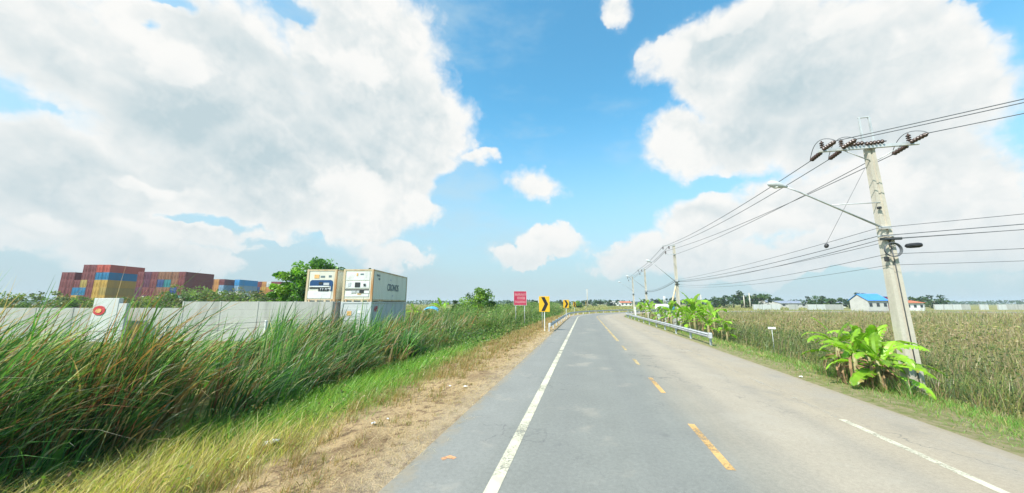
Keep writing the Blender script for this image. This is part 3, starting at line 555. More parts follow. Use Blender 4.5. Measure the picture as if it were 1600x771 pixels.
for k, (px, Y, tp, rx) in enumerate([(842, 330, 469, 10), (872, 330, 470, 9), (925, 300, 470, 11), (948, 300, 469, 12), (1015, 300, 468, 10), (1040, 260, 466, 9), (1075, 250, 467, 9), (1092, 240, 467, 8), (800, 330, 471, 9)]):
    tree('distant_tree', gat(px, Y), hat(tp, Y)+.8, rx, 24, 700, .8, DG, [3, 3, 3, 1], next(lab), group='low trees on the horizon', seed=80+k, low=-.05)
tx = np.concatenate([np.linspace(-1200, 1200, 160)]); n = 16000; xx = rng.uniform(-1300, 1300, n); yy = 620+rng.uniform(0, 60, n)+60*smooth_noise(xx, xx*0, .01, 3)
hh_ = 6.5+2.5*smooth_noise(xx, xx*0, .05, 12)
cards('far_woods', np.column_stack([xx, yy, rng.uniform(0, 1, n)*hh_]), rng.uniform(1.2, 2.6, n), pick(DG, [3, 3, 2, 2], n), kind='stuff', label='far line of woods on the horizon', cat='woods')

# ------------------------------------------------------------------ banana plants
def banana_leaf(L, Wd, e0, droop, az_, z0, rs, fold=.35, torn=.25, tilt=0.):
    V, Q, C = [], [], []; n = 18; cols = 4
    p = np.array([0., 0., z0]); e = e0; step = L/n; d2 = np.array([math.cos(az_), math.sin(az_), 0.]); sd_ = np.array([-d2[1], d2[0], 0.])
    base = np.array([.24, .43, .03])*rs.uniform(.55, 1.2); slit = [[0]*(n+1), [0]*(n+1)]
    for q in range(2):
        for k in range(2, n, 1):
            if rs.uniform() < torn: slit[q][k] = 1
    rows = []
    for i in range(n+1):
        tt = i/n; wv = 0.018 if tt < .16 else Wd*.5*(math.sin(min(1, (tt-.16)/.30)*math.pi/2)**.8)*(1-max(0, (tt-.55)/.45)**2.2)**.6+.006
        T_ = d2*math.cos(e)+np.array([0, 0, math.sin(e)]); N_ = np.cross(T_, sd_); N_ = N_ if N_[2] > 0 else -N_
        sv = sd_*math.cos(tilt)+N_*math.sin(tilt)
        row = []
        for u in (-1, -.55, 0, .55, 1):
            lift = fold*abs(u)*wv-.55*wv*max(0, abs(u)-.5)*rs.uniform(.4, 1.3); q_ = p+sv*u*wv+N_*lift
            row.append(q_)
        rows.append((row, wv)); p = p+T_*step; e -= droop*(.4+1.4*tt)/n
    for i in range(n):
        for j in range(4):
            u0, u1 = j, j+1; side = 0 if j < 2 else 1; g = .0
            a, b = rows[i][0][u0].copy(), rows[i][0][u1].copy(); c, d = rows[i+1][0][u1].copy(), rows[i+1][0][u0].copy()
            if slit[side][i]:        # a tear: the strip hangs a little apart from the next
                o_ = 3 if j == 3 else 0
                if j in (0, 3): s_in = .45; c2 = c; d2_ = d; c, d = c+(b-c)*(.35 if j == 3 else .05), d+(a-d)*(.35 if j == 0 else .05); dr = np.array([0, 0, -rows[i][1]*.25]); 
                if j == 0: a = a+dr; d = d+dr
                if j == 3: b = b+dr; c = c+dr
            if j in (0, 3) and i > 3 and rs.uniform() < torn*.28: continue
            k = len(V); V += [a, b, c, d]; Q.append((k, k+1, k+2, k+3))
            mid = 1.25 if j in (1, 2) else 1.; ed_ = j in (0, 3) and rs.uniform() < .10; C += [(np.array([.42, .34, .10]) if ed_ else base*mid)*rs.uniform(.85, 1.12)]*4
    return np.array(V), np.array(Q), np.array(C)
def banana(h, nl, L, seed, label, group, loc, rz=0, dead=6, low=1):
    rs = np.random.default_rng(seed); root = empty('banana_plant', loc, rz, label=label, cat='banana plant', group=group)
    lx, ly = rs.uniform(-.08, .08, 2); mb = MB(); mb.tube([(0, 0, -.1), (lx*.5, ly*.5, h*.45), (lx, ly, h)], [.11*h**.3, .085*h**.3, .045], 9); mb.build('stem', M['stem'], root)
    for k in range(nl+low):
        a = k*2.4+rs.uniform(-.4, .4); young = nl-2 <= k < nl; lowl = k >= nl
        V, Q, C = banana_leaf(L*rs.uniform(.8, 1.15)*(.8 if young else 1), L*.235*rs.uniform(.85, 1.1), R(72 if young else rs.uniform(-5, 20) if lowl else rs.uniform(28, 62)), R(40 if young else rs.uniform(50, 90) if lowl else rs.uniform(70, 115)), a, h*(.72 if lowl else .96), rs, tilt=rs.uniform(-.5, .5), torn=.15 if young else .5)
        V[:, 0] += lx; V[:, 1] += ly; np_mesh('leaf', V, Q, M['banana'], C, root, smooth=False)
    for k in range(dead):
        a = rs.uniform(0, math.tau); mb = MB(); z0 = h*rs.uniform(.55, .9); r0 = .1; w_ = rs.uniform(.010, .032)
        pts = [Vector((math.cos(a)*r, math.sin(a)*r, z)) for r, z in ((r0, z0), (r0+.22, z0-.05), (r0+.33, z0-.35), (r0+.28+rs.uniform(-.1, .1), max(.03, z0-.75*rs.uniform(.7, 1.3))))]
        t_ = Vector((-math.sin(a), math.cos(a), 0)); vs = []
        for i, p in enumerate(pts): w2 = w_*(.3, 1, 1.2, .5)[i]; vs.append((mb.bm.verts.new(p-t_*w2+Vector((0, 0, .03))), mb.bm.verts.new(p+Vector((0, 0, .0))), mb.bm.verts.new(p+t_*w2+Vector((0, 0, .05)))))
        for A, B in zip(vs, vs[1:]):
            for j in range(2): mb.bm.faces.new((A[j], A[j+1], B[j+1], B[j]))
        mb.build('dead_leaf', M['deadleaf'], root)
    return root
near = [(1296, 12.3, 1.25, 7, 1.15, 'banana plant at the road bend side of the near clump'), (1318, 11.3, 1.05, 6, 1.1, 'short banana plant with one upright bright leaf in the near clump'), (1345, 11.8, 1.15, 6, 1.2, 'banana plant in the middle of the near clump with pale leaf back'),
        (1352, 10.9, 1.0, 6, 1.15, 'front banana plant with browned base in the near clump'), (1352, 12.2, 1.3, 7, 1.2, 'tallest banana plant leaning beside the near concrete pole'), (1358, 10.9, .75, 5, 1.2, 'low banana plant spreading dark leaves at the pole foot'), (1338, 13.2, 1.2, 5, 1.2, 'rear banana plant of the near clump, half hidden')]
for k, (px, Y, h_, nl, L_, lb) in enumerate(near):
    g_ = gat(px, Y); banana(h_, nl, L_*1.12, 100+k*3, lb, 'near banana clump beside the power pole', g_, rz=k*1.1, dead=13, low=3)
protos = [banana(1.3, 7, 1.5, 200, 'x', None, (0, 0, 0), dead=4), banana(1.7, 6, 1.7, 207, 'x', None, (0, 0, 0), dead=5), banana(1.0, 6, 1.3, 211, 'x', None, (0, 0, 0), dead=3)]
orr = ['first', 'second', 'third', 'fourth', 'fifth', 'sixth', 'seventh', 'eighth', 'ninth', 'tenth', 'eleventh', 'twelfth', 'thirteenth', 'fourteenth', 'fifteenth', 'sixteenth', 'seventeenth', 'eighteenth', 'nineteenth', 'twentieth']
spots = [(1124, 27.5, 0), (1112, 29, 1), (1103, 27.5, 2), (1094, 31, 0), (1083, 33, 1), (1074, 30.5, 2), (1066, 34, 0), (1056, 32, 2), (1047, 36, 1), (1040, 40, 2), (1033, 43, 0), (1024, 41, 2), (1016, 47, 0), (1008, 51, 1), (1001, 56, 2), (1075, 41, 1), (1098, 38, 1), (1012, 62, 0)]
used = set()
for k, (px, Y, j) in enumerate(spots):
    o = protos[j] if j not in used else copy_tree(protos[j]); used.add(j)
    o.location = gat(px, Y); o.rotation_euler = (0, 0, k*1.7); sc = rng.uniform(.9, 1.15)*(1+.004*Y); o.scale = (sc, sc, sc)
    tag(o, 'banana plant behind the right guardrail, '+orr[k]+' counting from its near end', 'banana plant', 'banana row behind the right guardrail')
for k, (px, Y) in enumerate([(1040, 52), (1080, 44), (1131, 26), (648, 43), (690, 44)]):
    o = copy_tree(protos[k % 3]); o.location = gat(px, Y); o.rotation_euler = (0, 0, k*2.1+.5); sc = [1.7, 1.7, .8, 1.15, 1.25, 1.0, .9][k]; o.scale = (sc, sc, sc)
    tag(o, ['tall dark banana plant behind the white tank', 'tall banana plant behind the second power pole', 'small banana plant just past the guardrail end', 'banana plant just right of the reefer containers', 'tall thin banana plant left of the round tree', 'banana plant right of the near concrete pole', 'banana plant farthest right in the field edge'][k], 'banana plant')

# ------------------------------------------------------------------ shipping containers
CW, CL, CH = 2.44, 12.19, 2.9
def corr(L, H, depth=.036, pitch=.28):
    xs, ds = [], []; x = 0.
    while x < L-pitch: xs += [x, x+pitch*.28, x+pitch*.5, x+pitch*.78]; ds += [0, 0, 1, 1]; x += pitch
    xs.append(L); ds.append(0); return xs, ds
def container_meshes():
    mb = MB(); xs, ds = corr(CL-.3, 1)
    for sx in (-1, 1):
        prev = None
        for x, d in zip(xs, ds):
            y = .15+x; X = sx*(CW/2-.02-.036*d); a = mb.bm.verts.new((X, y, .16)); b = mb.bm.verts.new((X, y, CH-.08))
            if prev: mb.bm.faces.new((prev[0], a, b, prev[1]))
            prev = (a, b)
    prev = None; xs, ds = corr(CW-.3, 1)
    for x, d in zip(xs, ds):
        X = -CW/2+.15+x; a = mb.bm.verts.new((X, CL-.03-.04*d, .16)); b = mb.bm.verts.new((X, CL-.03-.04*d, CH-.08))
        if prev: mb.bm.faces.new((prev[0], a, b, prev[1]))
        prev = (a, b)
    mb.box((0, CL/2, CH-.05), (CW-.08, CL-.1, .03)); mb.box((0, CL/2, .14), (CW-.1, CL-.1, .04))
    body = mb.build('body', None); 
    mb = MB()
    for sx in (-1, 1):
        for y in (.08, CL-.08): mb.box((sx*(CW/2-.08), y, CH/2), (.16, .16, CH))
        mb.box((sx*(CW/2-.04), CL/2, .08), (.08, CL-.32, .155)); mb.box((sx*(CW/2-.035), CL/2, CH-.04), (.07, CL-.32, .075))
    for y in (.08, CL-.08): mb.box((0, y, .07), (CW-.32, .14, .13)); mb.box((0, y, CH-.06), (CW-.32, .14, .115))
    frame = mb.build('frame', None)
    mb = MB(); mb.box((.53, .05, CH/2+.01), (1.05, .05, CH-.27))
    for x in (.12, .25, .80, .93): mb.tube([(x, .01, .18), (x, .01, CH-.16)], .02, 6)
    mb.box((.53, .0, 1.1), (.5, .02, .05)); door = mb.build('door', None)
    return body, frame, door
_b, _f, _d = container_meshes()
CCOL = {'red': (.46, .08, .05), 'blue': (.015, .17, .34), 'yellow': (.50, .30, .05), 'ochre': (.40, .28, .07), 'maroon': (.19, .045, .045), 'dark purple': (.12, .03, .06), 'teal': (.03, .20, .22), 'navy': (.03, .07, .20),
        'orange': (.52, .24, .07), 'grey': (.30, .36, .38), 'white': (.60, .60, .58), 'brown': (.25, .11, .06), 'salmon': (.45, .16, .12), 'pale blue': (.22, .34, .46), 'bright blue': (.04, .26, .55)}
CM = {k: mat('container_'+k.replace(' ', '_'), v, .55, .08, 1.2, col2=tuple(x*.75+.02 for x in v), streak=True) for k, v in CCOL.items()}
def container(loc, colr, label, group):
    root = empty('shipping_container', loc, 0, label=label, cat='container', group=group)
    for src, name in ((_b, 'body'), (_f, 'frame'), (_d, 'door'), (_d, 'door')):
        if name == 'body' and False: pass
        o = src.copy(); o.name = name; COL.objects.link(o); o.parent = root
        if not len(src.data.materials): src.data.materials.append(M['white'])
        o.material_slots[0].link = 'OBJECT'; o.material_slots[0].material = CM[colr]
    o.location.x = -1.06   # second door leaf
    return root
def block(xr, Y0, rows, base, desc, group):
    ncol = len(rows[0]); nt = len(rows)
    for t_, row in enumerate(rows):
        for c_, colr in enumerate(row):
            if not colr: continue
            X = xr-CW/2-(ncol-1-c_)*2.60; Z = base+(nt-1-t_)*(CH+.012)
            colw = {0: 'first'}.get(c_, orr[c_])
            container((X, Y0+rng.uniform(-.06, .06), Z), colr, '%s container, %s from the top, %s column of the %s' % (colr, orr[t_], colw, desc), group)
c_ = {'r': 'red', 'b': 'blue', 'y': 'yellow', 'o': 'ochre', 'm': 'maroon', 'p': 'dark purple', 't': 'teal', 'n': 'navy', 'O': 'orange', 'g': 'grey', 'w': 'white', 'B': 'brown', 's': 'salmon', 'l': 'pale blue', 'L': 'bright blue'}
def rows(*ss): return [[c_.get(ch) for ch in s] for s in ss]
block(-154.6, 127.6, rows('...mmrr', 'mm.mmbb', 'mmmomyy', 'mmbbmyo', 'omymmyy', 'mmmmyoy'), -.35, 'six high leftmost block', 'container block at the left edge')
block(-123.2, 125.6, rows('mpmBBBm', 'mpmntBm', 'pmmBBnm', 'ppmmsmt', 'ppmmmoo'), -.35, 'maroon block', 'maroon container block')
block(-142.1, 165., rows('oBOm', 'OOOl', 'yOOw', 'yyol', 'ymoo'), -.35, 'orange block', 'orange container block')
block(-137., 168., rows('L', 'l', 'w', 'l', 'l'), -.35, 'blue topped stack', 'blue topped container stack')
block(-138.7+.2, 184., rows('tgtn', 'lggn', 'wgln', 'gggg', 'gggg'), -.35, 'grey block', 'grey container block')
block(-127.4, 184., rows('mmOwmm', 'mOyOmm', 'rOOOmr', 'mmmmmm', 'mmmmmm'), -.35, 'farthest maroon and white block', 'farthest container block')
for o in (_b, _f, _d): bpy.data.objects.remove(o)
mb = MB()

# ------------------------------------------------------------------ refrigerated containers
def text_mesh(name, body, size, m, parent, loc, rot, ext=.004, sx=1., font=None):
    cu = bpy.data.curves.new(name, 'FONT'); cu.body = body; cu.size = size; cu.extrude = ext; cu.align_x = 'CENTER'; cu.align_y = 'CENTER'; cu.offset = size*.02
    o = bpy.data.objects.new(name, cu); COL.objects.link(o); dg = bpy.context.evaluated_depsgraph_get(); me = bpy.data.meshes.new_from_object(o.evaluated_get(dg)); bpy.data.objects.remove(o)
    me.materials.clear(); o2 = link(name, me, m, parent); o2.location = loc; o2.rotation_euler = rot; o2.scale = (sx, 1, 1); return o2
def reefer(loc, kind, label, side='reef_side', front='reef', fr='rust'):
    root = empty('refrigerated_container', loc, 0, label=label, cat='container', group='white refrigerated containers stacked two high'); root.scale = (1, .72, .9 if loc[2] > 1 else 1)
    mb = MB()
    mb.box((0, CL/2, CH/2), (CW-.10, CL-.2, CH-.14)); 
    for k in range(26):
        for sx in (-1, 1): mb.box((sx*(CW/2-.048), .45+k*.455, CH/2), (.014, .03, CH-.34))
    mb.build('body', M[side], root)
    mb = MB()
    for sx in (-1, 1):
        for y in (.09, CL-.09): mb.box((sx*(CW/2-.09), y, CH/2), (.18, .18, CH), bev=.01)
        mb.box((sx*(CW/2-.05), CL/2, .14), (.098, CL-.36, .16)); mb.box((sx*(CW/2-.05), CL/2, CH-.05), (.098, CL-.36, .095))
    mb.box((0, .09, CH-.07), (CW-.36, .16, .13))
    for x, w_ in ((-.93, .12), (-.33, .16), (.42, .16), (.93, .12)): mb.box((x*.95, .09, .07), (w_, .17, .135))
    mb.box((0, .10, .185), (CW-.36, .16, .09)); mb.box((0, CL-.09, .1), (CW-.36, .16, .19))
    mb.build('frame', M[fr], root)
    mb = MB(); mb.box((0, .075, CH/2+.05), (CW-.37, .05, CH-.38)); mb.build('end_panel', M[front], root)
    mb = MB(); 
    for x in (-.62, 0.04, .66): mb.box((x, .16, .06), (.48, .1, .10))
    mb.build('fork_pocket', M['grille'], root)
    def pan(name, x, z, w_, h_, m, y=.035, d=.04, bev=0): MB().box((x, y, z), (w_, d, h_), bev=bev).build(name, M[m], root)
    if kind == 1:
        mb = MB(); pts = []
        for cx, cz, a0 in ((.72, 1.72, 0), (-.72, 1.72, 90), (-.88, 1.46, 180), (.88, 1.46, 270)):
            for a in range(a0, a0+91, 15):
                r_ = .22 if cz > 1.6 else .06; pts.append((cx+r_*math.cos(R(a)), .03, cz+r_*math.sin(R(a))))
        mb.poly(pts, (0, .05, 0)); u = mb.build('refrigeration_unit', M['navy'], root)
        pan('control_panel', .42, 1.58, .46, .22, 'ltgrey', .012); pan('air_grille', -.05, 1.64, .30, .22, 'grille', .012)
        pan('side_duct', .86, 1.28, .12, .62, 'navy', .018)
        pan('shelf', -.1, 1.36, 1.6, .10, 'white', .018); pan('coil_opening', -.48, 1.22, .92, .11, 'grille', .022); pan('compressor_opening', .22, 1.10, .84, .34, 'grille', .02)
        mb = MB(); 
        for x in (.0, .17, .38, .5): mb.tube([(x, -.02, .98), (x+.03, -.03, 1.2)], .035, 8)
        mb.tube([(.62, -.02, 1.2), (.74, -.03, 1.1), (.72, -.02, .98)], .03, 8); mb.build('pipework', M['ltgrey'], root)
        pan('lower_panel', -.1, .62, 1.9, .6, 'white', .04); pan('decal', -.42, 2.26, .40, .34, 'decal', .045); pan('decal', .06, 2.25, .34, .16, 'letter', .045); pan('decal', .66, 2.28, .22, .18, 'letter', .045)
    elif kind == 2:
        pan('upper_hatch', -.04, 2.28, 1.9, .72, 'white', .036); pan('middle_panel', -.04, 1.52, 1.9, .62, 'white', .034)
        pan('fan_grille', -.03, 1.50, .42, .42, 'grille', .006, .05); pan('vent', .54, 1.50, .20, .28, 'ltgrey', .008); pan('vent', -.68, 1.52, .22, .32, 'ltgrey', .008)
        mb = MB(); mb.lathe([(.05, 0), (.09, .02), (.09, .05), (.04, .06)], (.54, -.01, 1.50), (0, -1, 0)); mb.build('gauge', M['grille'], root)
        pan('coil_opening', -.04, 1.06, 1.9, .09, 'grille', .03); pan('control_panel', -.30, .88, .34, .2, 'ltgrey', .01); pan('lower_panel', -.68, .80, .46, .30, 'white', .024); pan('lower_panel', .74, .86, .40, .24, 'white', .024)
        pan('compressor_opening', .36, .88, .36, .24, 'grille', .02); pan('control_panel', .05, .88, .2, .2, 'ltgrey', .012); pan('base_panel', -.04, .56, 1.9, .22, 'white', .03); pan('decal', .16, .66, .30, .08, 'decal', .008)
        pan('decal', -.10, 2.42, .12, .26, 'decal', .012); pan('decal', .28, 2.45, .26, .12, 'letter', .012)
        text_mesh('lettering', 'CRONOS', .95, M['letter'], root, (CW/2-.028, 6.6, 1.42), (R(90), 0, R(90)), sx=1.05)
        text_mesh('lettering', '401872 5', .26, M['letter'], root, (CW/2-.028, 1.55, 2.42), (R(90), 0, R(90))); text_mesh('lettering', '45R1', .26, M['letter'], root, (CW/2-.028, 1.85, 2.1), (R(90), 0, R(90)))
        pan_ = MB().box((CW/2-.04, 6.6, .62), (.012, .4, .16)).build('decal', M['ltgrey'], root); MB().box((CW/2-.04, 5.6, 2.2), (.012, .4, .14)).build('decal', M['ltgrey'], root)
    else:
        pan('end_hatch', 0, 1.9, 1.9, .9, 'ltgrey', .04); pan('decal', -.50, 2.0, .36, .34, 'decal', .012)
        pan('vent', .4, 2.1, .5, .2, 'white', .012)
        if kind == 3: text_mesh('lettering', 'APL', .62, M['redlet'], root, (CW/2-.028, 1.5, 2.3), (R(90), 0, R(90)), sx=1.1)
    return root
XR = at(581, 470, 27.).x-CW/2; XL = at(523, 470, 27.2).x-CW/2
reefer((XR, 27., 2.615), 2, 'upper right reefer container, plain white end, dark lettering on its long side')
reefer((XL, 27.2, 2.615), 1, 'upper left reefer container with blue black cooling unit and rusty corner posts')
reefer((XR, 26.95, -.29), 3, 'lower grey white reefer container with red lettering at its corner', 'reef_low', 'reef_low', 'reef_low')
reefer((XL, 27.1, -.29), 4, 'lower reefer container behind the concrete wall end', 'reef_low', 'reef_low', 'reef_low')

# ------------------------------------------------------------------ concrete walls and fence
def panel_wall(name, xa, xb, Y, top, label, m='wallc'):
    root = empty(name, (xa, Y, -.35), 0, label=label, cat='wall'); L_ = xb-xa; H_ = top+.35; n = max(1, round(L_/3)); pw_ = L_/n
    mb = MB(); nb = 5
    for k in range(nb): mb.box((L_/2, 0, H_*(k+.5)/nb), (L_, .10, H_/nb-.006), bev=.004)
    mb.build('panel', M[m], root)
    for k in range(n+1): MB().box((k*pw_, 0, H_/2+.01), (.14, .15, H_+.02), bev=.01).build('post', M[m], root)
    return root
Yw = 25.9; xA = at(288, 474, Yw).x; xB = XR-CW/2-.1; xC = at(200, 474, Yw).x
panel_wall('concrete_wall', xA, xB, Yw, hat(471.5, Yw), 'tall plain grey precast wall ending at the reefer containers')
panel_wall('concrete_wall', xC-22, xA-.16, Yw+.4, hat(481.5, Yw), 'lower grey precast wall section left of the tall section')
mr = M['white']; X0 = at(150, 474, 25.2).x; X1 = at(189, 474, 25.2).x; X2 = at(202, 474, 25.2).x
root = empty('stepped_wall', (X0, 25.2, -.35), 0, label='white stepped wall block carrying a red oval emblem', cat='wall')
MB().box(((X1-X0)/2, 0, (hat(466.5, 26)+.35)/2), (X1-X0, .3, hat(466.5, 26)+.35), bev=.02).build('wall_panel', M['pale'], root)
MB().box((X1-X0+(X2-X1)/2, 0, (hat(474.5, 26)+.35)/2), (X2-X1-.01, .26, hat(474.5, 26)+.35), bev=.02).build('wall_step', M['pale'], root)
ex = at(179, 485, 26).x-X0; ez = hat(485, 26)+.35
e1 = MB().lathe([(.34, 0), (.34, .03)], (0, 0, 0), (0, -1, 0), 24).build('emblem', M['redlet'], root); e1.location = (ex, -.16, ez); e1.scale = (1.35, 1, 1)
e2 = MB().lathe([(.16, 0), (.16, .02)], (0, 0, 0), (0, -1, 0), 24).build('emblem_centre', M['decal'], e1); e2.location = (0, -.035, -.02)
# wire fence of white concrete posts
fx0, fy0, _ = along(aY(6), -19.6)
root = empty('wire_fence', (fx0, fy0, gz(fx0, fy0)), 0, label='wire fence with white concrete posts behind the reeds', cat='fence')
pp = [along(aY(6)+4.6*k, -19.6) for k in range(5)]
for x, y, _ in pp: MB().box((x-fx0, y-fy0, 1.0), (.11, .11, 2.1), bev=.015).build('post', M['white'], root)
for zz in (.5, 1.1, 1.7, 1.98): MB().tube([(x-fx0, y-fy0-.075, zz) for x, y, _ in pp], .010, 5).build('wire', M['wire'], root)

# ------------------------------------------------------------------ guardrails
WP = [(-.03, -.155), (.0, -.135), (.0, -.12), (-.08, -.075), (-.08, -.045), (0, -.01), (0, .01), (-.08, .045), (-.08, .075), (0, .12), (0, .135), (-.03, .155)]
def guardrail(a0, a1, s, label, sgn):
    x0, y0, _ = along(a0, s); z0 = -.05; root = empty('guardrail', (x0, y0, z0), 0, label=label, cat='guardrail')
    V, Q = [], []; A = np.arange(a0, a1+.01, 1.0)
    for a in A:
        for d, z in WP: x, y, _ = along(a, s+sgn*(d-.06)); V.append((x-x0, y-y0, .62+z))
        for d, z in WP: x, y, _ = along(a, s+sgn*(d-.056)); V.append((x-x0, y-y0, .62+z))
    n = len(WP)*2
    for i in range(len(A)-1):
        for q in range(2):
            for j in range(len(WP)-1): k = i*n+q*len(WP)+j; Q.append((k, k+1, k+n+1, k+n))
    o = np_mesh('beam', V, Q, M['steel'], parent=root)
    for a in np.arange(a0+.4, a1, 4.0):
        x, y, hh = along(a, s+sgn*.07); MB().box((x-x0, y-y0, .36), (.12, .10, .80), rz=-hh, bev=.01).build('post', M['steel'], root)
    x, y, hh = along(a0-.04, s-sgn*.06); mb = MB(); mb.box((x-x0, y-y0, .62), (.16, .30, .34), rz=-hh, bev=.03); mb.build('end_cap', M['steel'], root)
guardrail(aY(29.5), aY(62)+58, -5.25, 'galvanised guardrail on the left, starting below the first chevron sign', -1)
guardrail(aY(21.8), aY(62)+40, 5.3, 'galvanised guardrail on the right before the banana plants', 1)

# ------------------------------------------------------------------ signs
def chevron(loc, W_, H_, zb, label, face):
    root = empty('chevron_sign', loc, face, label=label, cat='road sign', group='chevron signs along the bend')
    MB().box((0, 0, zb+H_/2), (W_, .02, H_), bev=.004).build('plate', M['yellow'], root)
    mb = MB(); w2 = W_*.36; t_ = W_*.34; mb.poly([(-W_*.30, -.013, zb+H_*.95), (-W_*.30+t_, -.013, zb+H_*.95), (W_*.36, -.013, zb+H_*.5), (-W_*.30+t_, -.013, zb+H_*.05), (-W_*.30, -.013, zb+H_*.05), (W_*.02, -.013, zb+H_*.5)], (0, -.003, 0))
    mb.build('chevron_arrow', M['black'], root)
    mb = MB(); mb.box((0, .045, (zb+H_)/2), (.07, .05, zb+H_), bev=.008); mb.build('post', M['white'], root); return root
for k, (px, Y, W_, H_, yb, lab_) in enumerate([(850.5, 31.5, .98, 1.42, 487.5, 'nearest and largest yellow chevron sign at the guardrail end'), (884.5, 55, .95, 1.30, 481.5, 'second yellow chevron sign behind the nearest one'), (897.5, 84, .85, 1.2, 479.6, 'third small chevron sign, beside the round tree'), (915.5, 110, .7, 1.5, 478.5, 'fourth narrow chevron sign beyond the bend')]):
    g_ = gat(px, Y); chevron((g_.x, Y, g_.z), W_, H_, hat(yb, Y)-g_.z, lab_, R([-2, 4, 28, 58][k]))
g_ = gat(842.5+3, 36); root = empty('round_sign', g_, 0, label='grey back of a round sign peeking out behind the nearest chevron', cat='road sign')
zb = hat(470, 36)-g_.z; MB().lathe([(.44, 0), (.45, .01), (.44, .02)], (.1, 0, zb), (0, -1, 0), 28).build('disc', M['ltgrey'], root); MB().tube([(.1, .05, 0), (.1, .05, zb+.3)], .035, 8).build('post', M['steel'], root)
# red board
Y = 41; a_ = at(803, 477, Y); b_ = at(822.5, 455.5, Y); g_ = Vector(((a_.x+b_.x)/2, Y, gz((a_.x+b_.x)/2, Y))); W_ = b_.x-a_.x; zb = a_.z-g_.z; H_ = b_.z-a_.z
root = empty('notice_board', g_, R(3), label='red notice board with pale lettering standing in the weeds', cat='sign')
MB().box((0, 0, zb+H_/2), (W_, .03, H_), bev=.005).build('board', M['red'], root)
mb = MB()
for x, z, w2, h2 in ((0, zb+H_+.015, W_+.06, .03), (0, zb-.015, W_+.06, .03), (-W_/2-.015, zb+H_/2, .03, H_), (W_/2+.015, zb+H_/2, .03, H_)): mb.box((x, 0, z), (w2, .05, h2))
mb.build('board_frame', M['white'], root)
for sx in (-1, 1): MB().tube([(sx*W_*.35, .06, -.1), (sx*W_*.35, .06, zb+H_*.9)], .04, 8).build('post', M['steel'], root)
rs = random.Random(4)
for zf, hf_, x0_, x1_ in ((.76, .15, -.42, .42), (.50, .17, -.22, .36), (.22, .15, -.40, .40)):
    mb = MB(); x = x0_
    while x < x1_:
        w2 = rs.uniform(.055, .085); xx = x*W_; zz = zb+zf*H_; hh = hf_*H_; ww = w2*W_; s2 = .028
        mb.box((xx, -.0175, zz), (s2, .004, hh)); mb.box((xx+ww*.62, -.0175, zz), (s2, .004, hh))
        mb.box((xx+ww*.31, -.0185, zz+(hh/2 if rs.random() < .6 else -hh/2)), (ww*.62, .004, s2))
        if rs.random() < .4: mb.box((xx+ww*.31, -.0175, zz+hh*.78), (ww*.5, .004, s2))
        x += w2+.018
    mb.build('lettering', M['pink'], root)
# small white plate on a stick, right field; post by the guardrail; blue canopy; tank
p = at(1206, 513, 21.5); g_ = gz(p.x, 21.5); root = empty('marker_plate', (p.x, 21.5, g_), R(-15), label='small white plate on a thin stick in the right field', cat='marker')
MB().box((0, 0, p.z-g_), (.42, .02, .13), bev=.005).build('plate', M['white'], root); MB().tube([(0, .03, -.1), (0, .03, p.z-g_+.05)], .015, 6).build('stick', M['steel'], root)
g_ = gat(992, 66); root = empty('marker_post', g_, 0, label='white concrete marker post by the far end of the right guardrail', cat='post'); hp = hat(480, 66)-g_.z
MB().box((0, 0, hp/2), (.26, .26, hp), bev=.03).build('shaft', M['white'], root); MB().box((0, 0, hp+.03), (.31, .31, .06), bev=.02).build('cap', M['white'], root)
Y = 52; g_ = gat(675, Y); root = empty('canopy', g_, 0, label='bright blue tarpaulin canopy showing above the weeds', cat='canopy'); zt = hat(479, Y)-g_.z; V, Q = [], []
for i in range(9):
    for j in range(9):
        u, v = i/4-1, j/4-1; V.append((u*1.2, v*1.2, zt-.28*(u*u+v*v)-.25*abs(u)**3))
for i in range(8):
    for j in range(8): Q.append((i*9+j, i*9+j+1, (i+1)*9+j+1, (i+1)*9+j))
np_mesh('sheet', V, Q, M['tarp'], parent=root, smooth=True)
for sx in (-1, 1):
    for sy in (-1, 1): MB().tube([(sx*1.15, sy*1.15, -.1), (sx*1.15, sy*1.15, zt-.75)], .035, 6).build('leg', M['steel'], root)
Y = 44; g_ = gat(1034, Y); root = empty('water_tank', g_, R(8), label='white horizontal tank with rusty fittings among the banana plants', cat='tank')
a_ = hat(485, Y)-g_.z; b_ = hat(475.3, Y)-g_.z; rr_ = (b_-a_)/2; mb = MB(); mb.lathe([(rr_*.55, -.86), (rr_*.9, -.80), (rr_, -.70), (rr_, .70), (rr_*.9, .80), (rr_*.55, .86)], (0, 0, (a_+b_)/2), (1, 0, 0), 22); mb.build('shell', M['tank'], root)
for sx in (-1, 1): MB().box((sx*.5, 0, a_/2), (.12, .6, a_+.12)).build('leg', M['steel'], root)
for x in (.30, .50): MB().tube([(x, 0, b_-.05), (x, 0, b_+1.0)], .035, 6).build('vent_pipe', M['white'], root)
MB().lathe([(.07, 0), (.09, .03), (.05, .12)], (-.5, -rr_*.9, (a_+b_)/2), (0, -1, 0)).build('valve', M['grille'], root)
Y = 42; g_ = gat(1050, Y); root = empty('plastic_drum', g_, 0, label='dark blue drum beside the white tank', cat='drum'); zb = hat(489, Y)-g_.z; zt = hat(479.5, Y)-g_.z
MB().lathe([(.26, zb), (.29, zb+.05), (.30, zb+.25), (.31, zb+.27), (.30, zb+.29), (.30, zt-.29), (.31, zt-.27), (.30, zt-.25), (.29, zt-.05), (.24, zt)]).build('shell', M['bluep'], root)
MB().box((0, 0, zb/2), (.5, .5, zb)).build('stand', M['bwall'], root)

